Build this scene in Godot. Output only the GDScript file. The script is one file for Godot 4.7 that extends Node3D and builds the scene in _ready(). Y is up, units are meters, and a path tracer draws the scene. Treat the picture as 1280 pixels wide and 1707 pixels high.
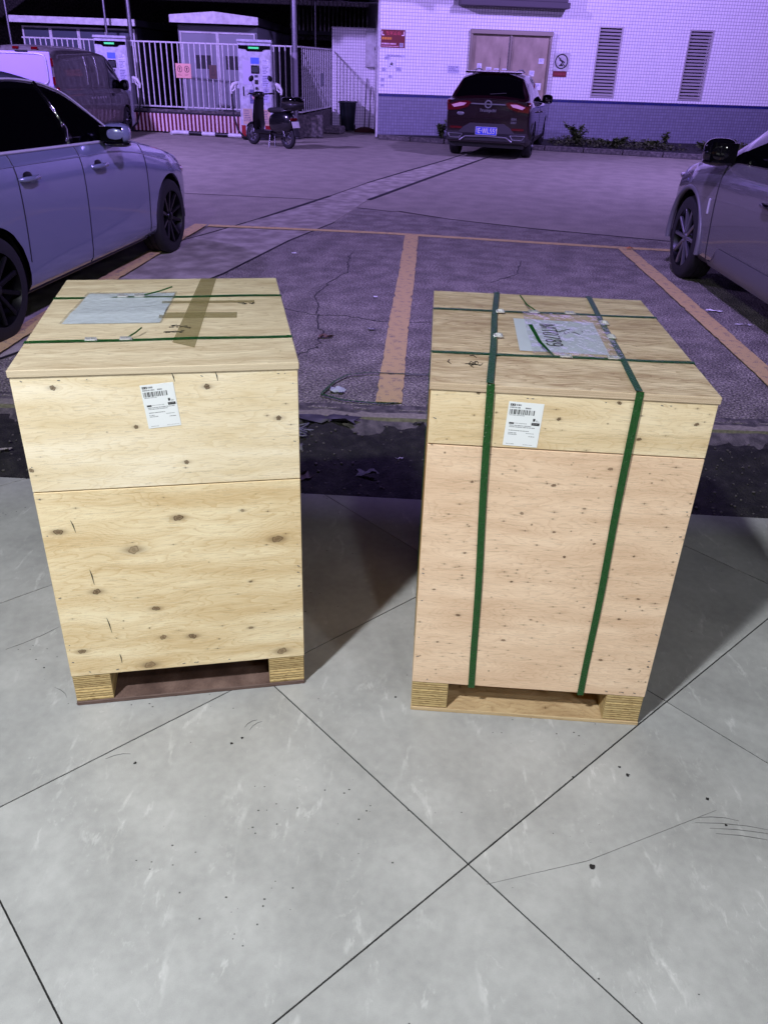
extends Node3D

const LOT := -0.15            # level of the parking lot; the tiled platform is at 0
const WALL_TURN := 0.067      # the tiled wall runs back slightly to the right

var M := {}
var taken := {}
var rng := RandomNumberGenerator.new()


# ---------------------------------------------------------------- mesh helper
class Sh:
	var v := PackedVector3Array()
	var n := PackedVector3Array()
	var t := PackedVector2Array()

	func tri(a: Vector3, b: Vector3, c: Vector3, na: Vector3, nb: Vector3, nc: Vector3, ta := Vector2.ZERO, tb := Vector2.ZERO, tc := Vector2.ZERO) -> void:
		if (b - a).cross(c - a).dot(na + nb + nc) > 0.0:
			v.append(a); v.append(c); v.append(b)
			n.append(na); n.append(nc); n.append(nb)
			t.append(ta); t.append(tc); t.append(tb)
		else:
			v.append(a); v.append(b); v.append(c)
			n.append(na); n.append(nb); n.append(nc)
			t.append(ta); t.append(tb); t.append(tc)

	func quad(a: Vector3, b: Vector3, c: Vector3, d: Vector3, nn: Vector3, ta := Vector2(0, 1), tb := Vector2(1, 1), tc := Vector2(1, 0), td := Vector2(0, 0)) -> void:
		tri(a, b, c, nn, nn, nn, ta, tb, tc)
		tri(a, c, d, nn, nn, nn, ta, tc, td)

	func box(at: Vector3, size: Vector3, ch := 0.0, turn := Basis()) -> Sh:
		var h := size * 0.5
		ch = minf(ch, 0.45 * minf(size.x, minf(size.y, size.z)))
		for ax in 3:
			var b1 := (ax + 1) % 3
			var b2 := (ax + 2) % 3
			for s in [-1.0, 1.0]:
				var p := []
				for k in [[-1.0, -1.0], [1.0, -1.0], [1.0, 1.0], [-1.0, 1.0]]:
					var q := Vector3.ZERO
					q[ax] = s * h[ax]
					q[b1] = k[0] * (h[b1] - ch)
					q[b2] = k[1] * (h[b2] - ch)
					p.append(q)
				var nn := Vector3.ZERO
				nn[ax] = s
				var uv := []
				for q in p:
					var r: Vector3 = q / size
					uv.append(Vector2(r.x + 0.5, 0.5 - r.y) if ax == 2 else (Vector2(r.x + 0.5, r.z + 0.5) if ax == 1 else Vector2(r.z + 0.5, 0.5 - r.y)))
				quad(at + turn * p[0], at + turn * p[1], at + turn * p[2], at + turn * p[3], turn * nn, uv[0], uv[1], uv[2], uv[3])
		if ch > 0.0:
			for ax in 3:
				var a := (ax + 1) % 3
				var b := (ax + 2) % 3
				for sa in [-1.0, 1.0]:
					for sb in [-1.0, 1.0]:
						var p := []
						for k in [[-1.0, 0], [1.0, 0], [1.0, 1], [-1.0, 1]]:
							var q := Vector3.ZERO
							q[ax] = k[0] * (h[ax] - ch)
							q[a] = sa * (h[a] - (0.0 if k[1] == 0 else ch))
							q[b] = sb * (h[b] - (ch if k[1] == 0 else 0.0))
							p.append(at + turn * q)
						var nn := Vector3.ZERO
						nn[a] = sa
						nn[b] = sb
						quad(p[0], p[1], p[2], p[3], turn * nn.normalized())
			for sx in [-1.0, 1.0]:
				for sy in [-1.0, 1.0]:
					for sz in [-1.0, 1.0]:
						var s3 := Vector3(sx, sy, sz)
						var nn := turn * s3.normalized()
						tri(at + turn * (s3 * Vector3(h.x, h.y - ch, h.z - ch)), at + turn * (s3 * Vector3(h.x - ch, h.y, h.z - ch)), at + turn * (s3 * Vector3(h.x - ch, h.y - ch, h.z)), nn, nn, nn)
		return self

	func bar(a: Vector3, b: Vector3, wide: float, deep: float, ch := 0.0) -> Sh:
		var d := (b - a)
		var y := d.normalized()
		var x := y.cross(Vector3.BACK if absf(y.z) < 0.9 else Vector3.UP).normalized()
		return box((a + b) * 0.5, Vector3(wide, d.length(), deep), ch, Basis(x, y, x.cross(y)))

	func tube(pts: Array, r, sides := 8, cap := true) -> Sh:
		var rings := []
		var last := Vector3.ZERO
		for i in pts.size():
			var d: Vector3 = (pts[mini(i + 1, pts.size() - 1)] - pts[maxi(i - 1, 0)]).normalized()
			var x: Vector3
			if i == 0:
				x = d.cross(Vector3.UP if absf(d.y) < 0.9 else Vector3.RIGHT).normalized()
			else:
				x = (last - d * last.dot(d)).normalized()
			last = x
			var y := d.cross(x)
			var ring := []
			var rr: float = r[i] if r is Array else r
			for k in sides:
				var a := TAU * k / sides
				var nn := x * cos(a) + y * sin(a)
				ring.append([pts[i] + nn * rr, nn])
			rings.append(ring)
		for i in pts.size() - 1:
			for k in sides:
				var l := (k + 1) % sides
				var a = rings[i][k]
				var b = rings[i][l]
				var c = rings[i + 1][l]
				var e = rings[i + 1][k]
				tri(a[0], b[0], c[0], a[1], b[1], c[1])
				tri(a[0], c[0], e[0], a[1], c[1], e[1])
		if cap:
			for end in [0, pts.size() - 1]:
				var nn: Vector3 = (pts[0] - pts[1]).normalized() if end == 0 else (pts[end] - pts[end - 1]).normalized()
				for k in sides:
					tri(pts[end], rings[end][k][0], rings[end][(k + 1) % sides][0], nn, nn, nn)
		return self

	# profile of (radius, height) pairs turned about the y axis of xf
	func lathe(prof: Array, segs: int, xf := Transform3D(), smooth := true) -> Sh:
		for i in prof.size() - 1:
			var p: Vector2 = prof[i]
			var q: Vector2 = prof[i + 1]
			var d := (q - p).normalized()
			var n0 := Vector2(d.y, -d.x)
			var n1 := n0
			if smooth:
				if i > 0 and d.dot((p - prof[i - 1]).normalized()) > 0.6:
					var e: Vector2 = (p - prof[i - 1]).normalized()
					n0 = (n0 + Vector2(e.y, -e.x)).normalized()
				if i < prof.size() - 2 and d.dot((prof[i + 2] - q).normalized()) > 0.6:
					var e: Vector2 = (prof[i + 2] - q).normalized()
					n1 = (n1 + Vector2(e.y, -e.x)).normalized()
			for k in segs:
				var a := TAU * k / segs
				var b := TAU * (k + 1) / segs
				var ca := Vector3(cos(a), 0, sin(a))
				var cb := Vector3(cos(b), 0, sin(b))
				var up := Vector3.UP
				var A := xf * (ca * p.x + up * p.y)
				var B := xf * (cb * p.x + up * p.y)
				var C := xf * (cb * q.x + up * q.y)
				var D := xf * (ca * q.x + up * q.y)
				var nA := xf.basis * (ca * n0.x + up * n0.y)
				var nB := xf.basis * (cb * n0.x + up * n0.y)
				var nC := xf.basis * (cb * n1.x + up * n1.y)
				var nD := xf.basis * (ca * n1.x + up * n1.y)
				if p.x > 0.0:
					tri(A, B, C, nA, nB, nC)
				if q.x > 0.0:
					tri(A, C, D, nA, nC, nD)
		return self

	# polygon in the xy plane of xf, thick along its z from 0 to deep
	func prism(poly: PackedVector2Array, deep: float, xf := Transform3D()) -> Sh:
		var idx := Geometry2D.triangulate_polygon(poly)
		var nz := xf.basis.z.normalized()
		for k in range(0, idx.size(), 3):
			var p := []
			for m in 3:
				p.append(poly[idx[k + m]])
			tri(xf * Vector3(p[0].x, p[0].y, deep), xf * Vector3(p[1].x, p[1].y, deep), xf * Vector3(p[2].x, p[2].y, deep), nz, nz, nz, p[0], p[1], p[2])
			if deep != 0.0:
				tri(xf * Vector3(p[0].x, p[0].y, 0), xf * Vector3(p[1].x, p[1].y, 0), xf * Vector3(p[2].x, p[2].y, 0), -nz, -nz, -nz, p[0], p[1], p[2])
		if deep != 0.0:
			var turn := -1.0 if Geometry2D.is_polygon_clockwise(poly) else 1.0
			for k in poly.size():
				var a := poly[k]
				var b := poly[(k + 1) % poly.size()]
				var e := (b - a).normalized()
				var nn := (xf.basis * Vector3(e.y, -e.x, 0) * turn).normalized()
				quad(xf * Vector3(a.x, a.y, 0), xf * Vector3(b.x, b.y, 0), xf * Vector3(b.x, b.y, deep), xf * Vector3(a.x, a.y, deep), nn)
		return self

	# superellipsoid
	func blob(at: Vector3, r: Vector3, e := 1.0, turn := Basis(), rows := 10, cols := 16) -> Sh:
		var pw := func(x: float) -> float: return signf(x) * pow(absf(x), e)
		var grid := []
		for i in rows + 1:
			var la := PI * (float(i) / rows - 0.5)
			var row := []
			for j in cols + 1:
				var lo := TAU * j / cols
				var u := Vector3(pw.call(cos(la)) * pw.call(cos(lo)), pw.call(sin(la)), pw.call(cos(la)) * pw.call(sin(lo)))
				var f := 2.0 - e
				var nn := Vector3(signf(cos(la) * cos(lo)) * pow(absf(cos(la) * cos(lo)), f) / r.x, signf(sin(la)) * pow(absf(sin(la)), f) / r.y, signf(cos(la) * sin(lo)) * pow(absf(cos(la) * sin(lo)), f) / r.z)
				row.append([at + turn * (u * r), (turn * (nn if nn.length() > 1e-6 else u)).normalized()])
			grid.append(row)
		for i in rows:
			for j in cols:
				var a = grid[i][j]
				var b = grid[i][j + 1]
				var c = grid[i + 1][j + 1]
				var d = grid[i + 1][j]
				tri(a[0], b[0], c[0], a[1], b[1], c[1])
				tri(a[0], c[0], d[0], a[1], c[1], d[1])
		return self

	# a grid of points; normals from neighbours
	func sheet(g: Array, out: Vector3) -> Sh:
		var R := g.size()
		var C: int = g[0].size()
		var nn := []
		for i in R:
			var row := []
			for j in C:
				var a: Vector3 = g[mini(i + 1, R - 1)][j] - g[maxi(i - 1, 0)][j]
				var b: Vector3 = g[i][mini(j + 1, C - 1)] - g[i][maxi(j - 1, 0)]
				var q := a.cross(b).normalized()
				row.append(q if q.dot(out) >= 0 else -q)
			nn.append(row)
		for i in R - 1:
			for j in C - 1:
				var u0 := Vector2(float(j) / (C - 1), float(i) / (R - 1))
				var u1 := Vector2(float(j + 1) / (C - 1), float(i + 1) / (R - 1))
				tri(g[i][j], g[i][j + 1], g[i + 1][j + 1], nn[i][j], nn[i][j + 1], nn[i + 1][j + 1], u0, Vector2(u1.x, u0.y), u1)
				tri(g[i][j], g[i + 1][j + 1], g[i + 1][j], nn[i][j], nn[i + 1][j + 1], nn[i + 1][j], u0, u1, Vector2(u0.x, u1.y))
		return self

	func mesh() -> ArrayMesh:
		var arr := []
		arr.resize(Mesh.ARRAY_MAX)
		arr[Mesh.ARRAY_VERTEX] = v
		arr[Mesh.ARRAY_NORMAL] = n
		arr[Mesh.ARRAY_TEX_UV] = t
		var m := ArrayMesh.new()
		m.add_surface_from_arrays(Mesh.PRIMITIVE_TRIANGLES, arr)
		return m


# ---------------------------------------------------------------- naming
func numbered(called: String) -> String:
	taken[called] = taken.get(called, -1) + 1
	return called if taken[called] == 0 else "%s_%03d" % [called, taken[called]]


func thing(called: String, label: String, category: String, at := Vector3.ZERO, turn := 0.0, group := "") -> Node3D:
	var o := Node3D.new()
	o.name = numbered(called)
	add_child(o)
	o.position = at
	o.rotation.y = turn
	return tag(o, label, category, group)


func tag(o: Node3D, label: String, category: String, group := "") -> Node3D:
	o.set_meta("label", label)
	o.set_meta("category", category)
	if group:
		o.set_meta("group", group)
	return o


func part(parent: Node, called: String, s, m: Material, xf := Transform3D()) -> MeshInstance3D:
	var o := MeshInstance3D.new()
	o.name = called
	o.mesh = s.mesh() if s is Sh else s
	o.material_override = m
	o.transform = xf
	parent.add_child(o, true)
	return o


func solo(called: String, s, m: Material, label: String, category: String, at := Vector3.ZERO, turn := 0.0, group := "") -> MeshInstance3D:
	var o := part(self, numbered(called), s, m, Transform3D(Basis(Vector3.UP, turn), at))
	tag(o, label, category, group)
	return o


func struct(called: String, s, m: Material, label: String) -> MeshInstance3D:
	var o := part(self, numbered(called), s, m)
	o.set_meta("kind", "structure")
	o.set_meta("label", label)
	return o


# ---------------------------------------------------------------- materials
func mat(color: Color, rough := 0.6, metal := 0.0, coat := 0.0) -> StandardMaterial3D:
	var m := StandardMaterial3D.new()
	m.albedo_color = color
	m.roughness = rough
	m.metallic = metal
	if coat > 0.0:
		m.clearcoat_enabled = true
		m.clearcoat = coat
		m.clearcoat_roughness = 0.05
	return m


func noise(freq: float, oct := 4, sd := 1, kind := FastNoiseLite.FRACTAL_FBM) -> FastNoiseLite:
	var f := FastNoiseLite.new()
	f.noise_type = FastNoiseLite.TYPE_SIMPLEX_SMOOTH
	f.frequency = freq
	f.fractal_octaves = oct
	f.fractal_type = kind
	f.seed = sd
	return f


func tex(img: Image) -> ImageTexture:
	return ImageTexture.create_from_image(img)


# seamless picture that runs from c1 to c2 along a noise, with speckle of a second, finer one
func cloud(size: int, freq: float, c1: Color, c2: Color, sd := 1, oct := 5, fine := 0.0, fine_freq := 0.35, contrast := 1.0) -> ImageTexture:
	var a := noise(freq, oct, sd).get_seamless_image(size, size).get_data()
	var b := noise(fine_freq, 4, sd + 50).get_seamless_image(size, size).get_data()
	var out := PackedByteArray()
	out.resize(size * size * 3)
	for i in size * size:
		var k := clampf((a[i] / 255.0 - 0.5) * contrast + 0.5, 0.0, 1.0)
		var f := 1.0 + fine * (b[i] / 127.5 - 1.0)
		out[i * 3] = clampi(int((c1.r + (c2.r - c1.r) * k) * f * 255.0), 0, 255)
		out[i * 3 + 1] = clampi(int((c1.g + (c2.g - c1.g) * k) * f * 255.0), 0, 255)
		out[i * 3 + 2] = clampi(int((c1.b + (c2.b - c1.b) * k) * f * 255.0), 0, 255)
	return tex(Image.create_from_data(size, size, false, Image.FORMAT_RGB8, out))


# road paint: bare ground shows where it is worn through
func worn_paint(size: int, paint_a: Color, paint_b: Color, ground: Color, sd: int) -> ImageTexture:
	var a := noise(0.02, 5, sd).get_seamless_image(size, size).get_data()
	var b := noise(0.2, 5, sd + 5).get_seamless_image(size, size).get_data()
	var out := PackedByteArray()
	out.resize(size * size * 3)
	for i in size * size:
		var wear := a[i] / 255.0 * 0.6 + b[i] / 255.0 * 0.55
		var c := paint_a.lerp(paint_b, b[i] / 255.0)
		c = ground.lerp(c, smoothstep(0.33, 0.47, wear))
		out[i * 3] = int(c.r * 255.0)
		out[i * 3 + 1] = int(c.g * 255.0)
		out[i * 3 + 2] = int(c.b * 255.0)
	return tex(Image.create_from_data(size, size, false, Image.FORMAT_RGB8, out))


func bumps(size: int, freq: float, sd: int, strength: float, oct := 4) -> ImageTexture:
	var img := noise(freq, oct, sd).get_seamless_image(size, size)
	img.convert(Image.FORMAT_RGBA8)
	img.bump_map_to_normal_map(strength)
	return tex(img)


func ground_mat(albedo: ImageTexture, metres: float, rough: float, normal: ImageTexture = null, ns := 1.0) -> StandardMaterial3D:
	var m := StandardMaterial3D.new()
	m.albedo_texture = albedo
	m.roughness = rough
	m.uv1_triplanar = true
	m.uv1_world_triplanar = true
	m.uv1_scale = Vector3.ONE / metres
	if normal:
		m.normal_enabled = true
		m.normal_texture = normal
		m.normal_scale = ns
	return m


# rotary-cut veneer: flowing grain along x, knots as [x, y, radius, darkness, halo], metres from the lower left corner
func veneer(w: float, h: float, base: Color, deep: Color, sd: int, knots: Array, pins := 0, streaks := 0.25, blotch := 0.5, rings := 9.0) -> ImageTexture:
	var W := int(w * 1000)
	var H := int(h * 1000)
	var g1 := noise(0.022, 3, sd).get_image(maxi(W / 9, 8), H)
	g1.resize(W, H, Image.INTERPOLATE_CUBIC)
	var g2 := noise(0.33, 3, sd + 1).get_image(maxi(W / 22, 8), H)
	g2.resize(W, H, Image.INTERPOLATE_CUBIC)
	var g3 := noise(0.010, 3, sd + 2).get_image(maxi(W / 5, 8), H)
	g3.resize(W, H, Image.INTERPOLATE_CUBIC)
	var wv := noise(0.0035, 3, sd + 3).get_image(W, H).get_data()
	var A := g1.get_data()
	var B := g2.get_data()
	var C := g3.get_data()
	var f := PackedFloat32Array()
	f.resize(W * H)
	var dark := PackedFloat32Array()
	dark.resize(W * H)
	# grain lines bend round the knots
	var shift := PackedFloat32Array()
	shift.resize(W * H)
	for k in knots:
		var kx: float = k[0] * 1000.0
		var ky: float = H - k[1] * 1000.0
		var r: float = k[2] * 1000.0
		var rx := int(r * 7)
		var ry := int(r * 4.5)
		for y in range(maxi(0, int(ky) - ry), mini(H, int(ky) + ry)):
			for x in range(maxi(0, int(kx) - rx), mini(W, int(kx) + rx)):
				var dx := (x - kx) / (r * 2.6)
				var dy := (y - ky) / (r * 1.5)
				var e := exp(-(dx * dx + dy * dy))
				shift[y * W + x] -= signf(dy) * e * r * 0.9
				var ang := atan2(y - ky, x - kx)
				var rim := 1.0 + 0.16 * sin(ang * 2.0 + kx) + 0.1 * sin(ang * 5.0 + ky)
				var d := sqrt(pow((x - kx) / 1.3, 2) + pow(y - ky, 2)) / (r * rim)
				if d < 1.0:
					var core := 0.38 + 0.62 * smoothstep(0.6, 0.92, d) + 0.3 * smoothstep(0.35, 0.1, absf(d - 0.1 - 0.2 * absf(sin(ang + kx))))
					dark[y * W + x] = maxf(dark[y * W + x], minf(0.95, k[3] * core * smoothstep(1.0, 0.86, d) + k[4] * 0.2))
				else:
					var hx := (x - kx) / (r * 2.6)
					var hy := (y - ky) / (r * 1.1)
					dark[y * W + x] = maxf(dark[y * W + x], k[4] * exp(-(hx * hx + hy * hy) * 1.3) * 0.42)
	rng.seed = sd
	for k in pins:
		var px := rng.randf() * W
		var py := rng.randf_range(0.02, 0.98) * H
		var r := rng.randf_range(0.8, 2.4)
		var ln := rng.randf_range(2.0, 14.0)
		var dk := rng.randf_range(0.25, 0.8)
		for y in range(maxi(0, int(py - r * 2)), mini(H, int(py + r * 2) + 1)):
			for x in range(maxi(0, int(px - ln * 2)), mini(W, int(px + ln * 2) + 1)):
				var d := pow((y - py) / r, 2) + pow((x - px) / ln, 2)
				var d2 := pow((y - py) / r, 2) + pow((x - px) / r, 2)
				dark[y * W + x] = maxf(dark[y * W + x], maxf(dk * 0.4 * exp(-d * 1.5), dk * exp(-d2 * 1.2)))
	# pores: short fine dashes along the grain, and a few long mineral lines
	for k in int(W * H / 160.0):
		var py := rng.randi() % H
		var px := rng.randi() % W
		var dk := rng.randf_range(0.03, 0.13)
		for x in range(px, mini(W, px + rng.randi_range(5, 26))):
			dark[py * W + x] = maxf(dark[py * W + x], dk)
	for k in 26:
		var py := rng.randf_range(2, H - 3)
		var px := rng.randi() % W
		var dk := rng.randf_range(0.06, 0.2)
		var ln := rng.randi_range(40, 260)
		for x in range(px, mini(W, px + ln)):
			py = clampf(py + rng.randf_range(-0.3, 0.3), 1, H - 2)
			var i := int(py) * W + x
			dark[i] = maxf(dark[i], dk * sin(PI * (x - px) / ln))
	var out := PackedByteArray()
	out.resize(W * H * 3)
	for y in H:
		for x in W:
			var i := y * W + x
			var yy := clampi(int(y + shift[i] + (wv[i] - 128) * 0.09), 0, H - 1)
			var s := yy * W + x
			var k := clampf(0.45 + (A[s] / 127.5 - 1.0) * 0.25 + (B[s] / 127.5 - 1.0) * streaks + (C[i] / 127.5 - 1.0) * blotch, 0.0, 1.0)
			var ph := C[s] / 255.0 * rings + (yy + (wv[i] - 128) * 0.05) * 0.045 + A[s] / 255.0 * 0.8
			var ln := ph - floorf(ph)
			k = clampf(k + 0.42 * pow(ln, 6.0) - 0.10 * (1.0 - ln), 0.0, 1.0)
			var q := 1.0 - dark[i]
			var rr := lerpf(base.r, deep.r, k)
			var gg := lerpf(base.g, deep.g, k)
			var bb := lerpf(base.b, deep.b, k)
			out[i * 3] = clampi(int((rr * q + 0.16 * (1.0 - q)) * 255.0), 0, 255)
			out[i * 3 + 1] = clampi(int((gg * q + 0.09 * (1.0 - q)) * 255.0), 0, 255)
			out[i * 3 + 2] = clampi(int((bb * q + 0.045 * (1.0 - q)) * 255.0), 0, 255)
	return tex(Image.create_from_data(W, H, false, Image.FORMAT_RGB8, out))


func wood(t: ImageTexture, rough := 0.62) -> StandardMaterial3D:
	var m := StandardMaterial3D.new()
	m.albedo_texture = t
	m.roughness = rough
	m.metallic_specular = 0.35
	return m


# glazed mosaic: 16 by 16 tiles a picture
func mosaic(sd: int, glaze: Color, vary: float, grout: Color) -> Array:
	rng.seed = sd
	var n := 16
	var px := 24
	var S := n * px
	var col := Image.create(S, S, false, Image.FORMAT_RGB8)
	var hi := Image.create(S, S, false, Image.FORMAT_RGBA8)
	col.fill(grout)
	hi.fill(Color(0.25, 0.25, 0.25))
	for i in n:
		for j in n:
			var k := 1.0 + rng.randf_range(-vary, vary)
			col.fill_rect(Rect2i(i * px + 2, j * px + 2, px - 4, px - 4), Color(glaze.r * k, glaze.g * k, glaze.b * k))
			var hh := 0.8 + rng.randf_range(-0.06, 0.06)
			hi.fill_rect(Rect2i(i * px + 2, j * px + 2, px - 4, px - 4), Color(hh * 0.85, hh * 0.85, hh * 0.85))
			hi.fill_rect(Rect2i(i * px + 4, j * px + 4, px - 8, px - 8), Color(hh, hh, hh))
	hi.bump_map_to_normal_map(2.0)
	return [tex(col), tex(hi)]


func mosaic_mat(sd: int, glaze: Color, vary: float, grout: Color) -> StandardMaterial3D:
	var p := mosaic(sd, glaze, vary, grout)
	var m := StandardMaterial3D.new()
	m.albedo_texture = p[0]
	m.normal_enabled = true
	m.normal_texture = p[1]
	m.normal_scale = 0.4
	m.roughness = 0.35
	return m


# ---------------------------------------------------------------- the scene
func _ready() -> void:
	sky_and_camera()
	materials()
	platform()
	lot()
	canopy()
	building()
	back_yard()
	crates()
	cars()
	scooter()
	chargers()
	small_things()


func sky_and_camera() -> void:
	var cam := Camera3D.new()
	cam.name = "camera"
	cam.fov = 65.41
	cam.far = 400.0
	cam.near = 0.05
	var pitch := 0.5126
	var roll := 0.0362
	var fwd := Vector3(0, -sin(pitch), -cos(pitch))
	var up := Vector3(0, cos(pitch), -sin(pitch))
	var r := Vector3.RIGHT * cos(roll) + up * sin(roll)
	var u := Vector3.RIGHT * -sin(roll) + up * cos(roll)
	cam.transform = Transform3D(Basis(r, u, -fwd), Vector3(0, 1.6, 0))
	add_child(cam)
	cam.current = true

	var env := Environment.new()
	env.background_mode = Environment.BG_SKY
	var sm := ProceduralSkyMaterial.new()
	sm.sky_top_color = Color(0.02, 0.02, 0.035)
	sm.sky_horizon_color = Color(0.10, 0.08, 0.14)
	sm.ground_bottom_color = Color(0.02, 0.02, 0.03)
	sm.ground_horizon_color = Color(0.06, 0.05, 0.08)
	sm.sun_angle_max = 0.0
	var sky := Sky.new()
	sky.sky_material = sm
	env.sky = sky
	env.background_energy_multiplier = 0.35
	env.tonemap_mode = Environment.TONE_MAPPER_LINEAR
	env.tonemap_exposure = 1.0
	env.sdfgi_enabled = true
	env.ssao_enabled = true
	env.ssil_enabled = true
	var we := WorldEnvironment.new()
	we.name = "environment"
	we.environment = env
	add_child(we)


const PURPLE := Color(0.695, 0.585, 1.0)
const WHITE := Color(0.98, 0.995, 1.0)


func materials() -> void:
	M.rubber = mat(Color(0.055, 0.055, 0.06), 0.75)
	M.black = mat(Color(0.04, 0.04, 0.045), 0.45)
	M.gloss_black = mat(Color(0.025, 0.025, 0.03), 0.08, 0.0, 1.0)
	M.glass = mat(Color(0.012, 0.012, 0.016), 0.03, 0.0)
	M.glass.metallic_specular = 0.6
	M.chrome = mat(Color(0.88, 0.88, 0.9), 0.25, 0.55)
	M.alloy = mat(Color(0.55, 0.55, 0.58), 0.3, 0.9)
	M.dark_alloy = mat(Color(0.09, 0.09, 0.1), 0.35, 0.8)
	M.steel = mat(Color(0.5, 0.5, 0.52), 0.38, 0.85)
	M.white_paint = mat(Color(0.8, 0.8, 0.8), 0.4)
	M.white_paint.albedo_texture = cloud(256, 0.02, Color(0.82, 0.81, 0.8), Color(1, 1, 1), 4, 5, 0.03)
	M.white_paint.uv1_triplanar = true
	M.grey_paint = mat(Color(0.45, 0.46, 0.48), 0.5)
	M.dark_metal = mat(Color(0.13, 0.13, 0.14), 0.6, 0.4)
	M.red_lens = mat(Color(0.30, 0.02, 0.04), 0.12, 0.0, 1.0)
	M.clear_lens = mat(Color(0.75, 0.6, 0.62), 0.12, 0.0, 1.0)
	M.paper = mat(Color(0.86, 0.87, 0.88), 0.55)
	M.ink = mat(Color(0.05, 0.05, 0.06), 0.6)
	M.grout = mat(Color(0.11, 0.11, 0.11), 0.9)
	M.strap = mat(Color(0.10, 0.32, 0.12), 0.3)
	M.strap.albedo_texture = cloud(128, 0.05, Color(0.8, 0.85, 0.8), Color(1, 1, 1), 8, 3, 0.08)
	M.strap.uv1_triplanar = true
	M.strap.uv1_scale = Vector3.ONE * 8.0
	M.strap.normal_enabled = true
	M.strap.normal_texture = bumps(128, 0.16, 19, 5.0)
	M.strap.normal_scale = 0.5
	M.concrete = ground_mat(cloud(1024, 0.006, Color(0.46, 0.45, 0.39), Color(0.54, 0.525, 0.455), 11, 6, 0.14, 0.1, 1.2), 3.1, 0.8, bumps(512, 0.25, 12, 2.0), 0.2)
	M.strip = ground_mat(cloud(512, 0.012, Color(0.47, 0.46, 0.40), Color(0.62, 0.61, 0.54), 21, 6, 0.10, 0.3, 1.6), 1.9, 0.75, bumps(512, 0.12, 22, 3.0), 0.35)
	M.asphalt = ground_mat(cloud(1024, 0.008, Color(0.36, 0.35, 0.31), Color(0.53, 0.52, 0.46), 31, 6, 0.75, 0.13, 1.05), 2.6, 0.85, bumps(512, 0.2, 32, 6.0, 4), 0.7)
	M.soil = ground_mat(cloud(512, 0.02, Color(0.05, 0.05, 0.048), Color(0.17, 0.165, 0.15), 41, 6, 0.4, 0.3, 1.7), 1.1, 0.9, bumps(512, 0.1, 42, 8.0), 0.8)  # near black: in the gutter this colour also carries the crate shade
	M.kerb = ground_mat(cloud(512, 0.02, Color(0.2, 0.195, 0.19), Color(0.42, 0.4, 0.38), 51, 6, 0.25, 0.3, 1.5), 0.9, 0.85, bumps(512, 0.1, 52, 5.0), 0.6)
	M.yellow = ground_mat(worn_paint(512, Color(0.66, 0.59, 0.36), Color(0.80, 0.72, 0.46), Color(0.45, 0.42, 0.35), 61), 0.8, 0.75, bumps(512, 0.3, 62, 3.0, 3), 0.3)
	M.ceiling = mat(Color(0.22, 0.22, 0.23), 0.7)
	M.tar = mat(Color(0.1, 0.095, 0.1), 0.8)
	M.mosaic_white = mosaic_mat(71, Color(0.93, 0.92, 0.92), 0.018, Color(0.68, 0.67, 0.70))
	M.mosaic_grey = mosaic_mat(72, Color(0.47, 0.47, 0.53), 0.05, Color(0.36, 0.36, 0.41))
	M.mosaic_blue = mosaic_mat(73, Color(0.10, 0.12, 0.36), 0.12, Color(0.2, 0.2, 0.33))
	for k in ["mosaic_white", "mosaic_grey", "mosaic_blue"]:
		M[k].uv1_triplanar = true
		M[k].uv1_scale = Vector3.ONE / (16 * 0.074)
	M.film = mat(Color(0.9, 0.92, 0.95, 0.07), 0.08)
	M.film.transparency = BaseMaterial3D.TRANSPARENCY_ALPHA
	M.film.normal_enabled = true
	M.film.normal_texture = bumps(256, 0.03, 81, 6.0)
	M.film.normal_scale = 0.25
	M.brown_tape = mat(Color(0.62, 0.57, 0.40, 0.5), 0.22)
	M.brown_tape.transparency = BaseMaterial3D.TRANSPARENCY_ALPHA


func lamp_head(called: String, label: String, at: Vector3, size: Vector2, col: Color, energy: float, tilt := Vector3.DOWN, glow := 3.0) -> Node3D:
	var o := thing(called, label, "lamp", at)
	lamp_parts(o, Vector3.ZERO, size, col, energy, tilt, glow)
	return o


func lamp_parts(o: Node3D, at: Vector3, size: Vector2, col: Color, energy: float, tilt: Vector3, glow: float) -> void:
	var z := -tilt.normalized()
	var x := z.cross(Vector3.BACK if absf(z.z) < 0.9 else Vector3.UP).normalized()
	var b := Basis(x, z.cross(x), z)          # local z points away from where the light goes
	part(o, "housing", Sh.new().box(at + b * Vector3(0, 0, 0.045), Vector3(size.x + 0.06, size.y + 0.06, 0.07), 0.012, b), M.dark_metal)
	var e := mat(col, 0.4)
	e.emission_enabled = true
	e.emission = col
	e.emission_energy_multiplier = glow
	part(o, "diffuser", Sh.new().box(at, Vector3(size.x, size.y, 0.012), 0.004, b), e)
	var l := AreaLight3D.new()
	l.name = "light"
	l.area_size = size
	l.light_color = col
	l.light_energy = energy
	l.area_range = 60.0
	l.area_attenuation = 2.0
	l.shadow_enabled = true
	o.add_child(l)
	l.transform = Transform3D(b, at + tilt.normalized() * 0.02)


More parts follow.
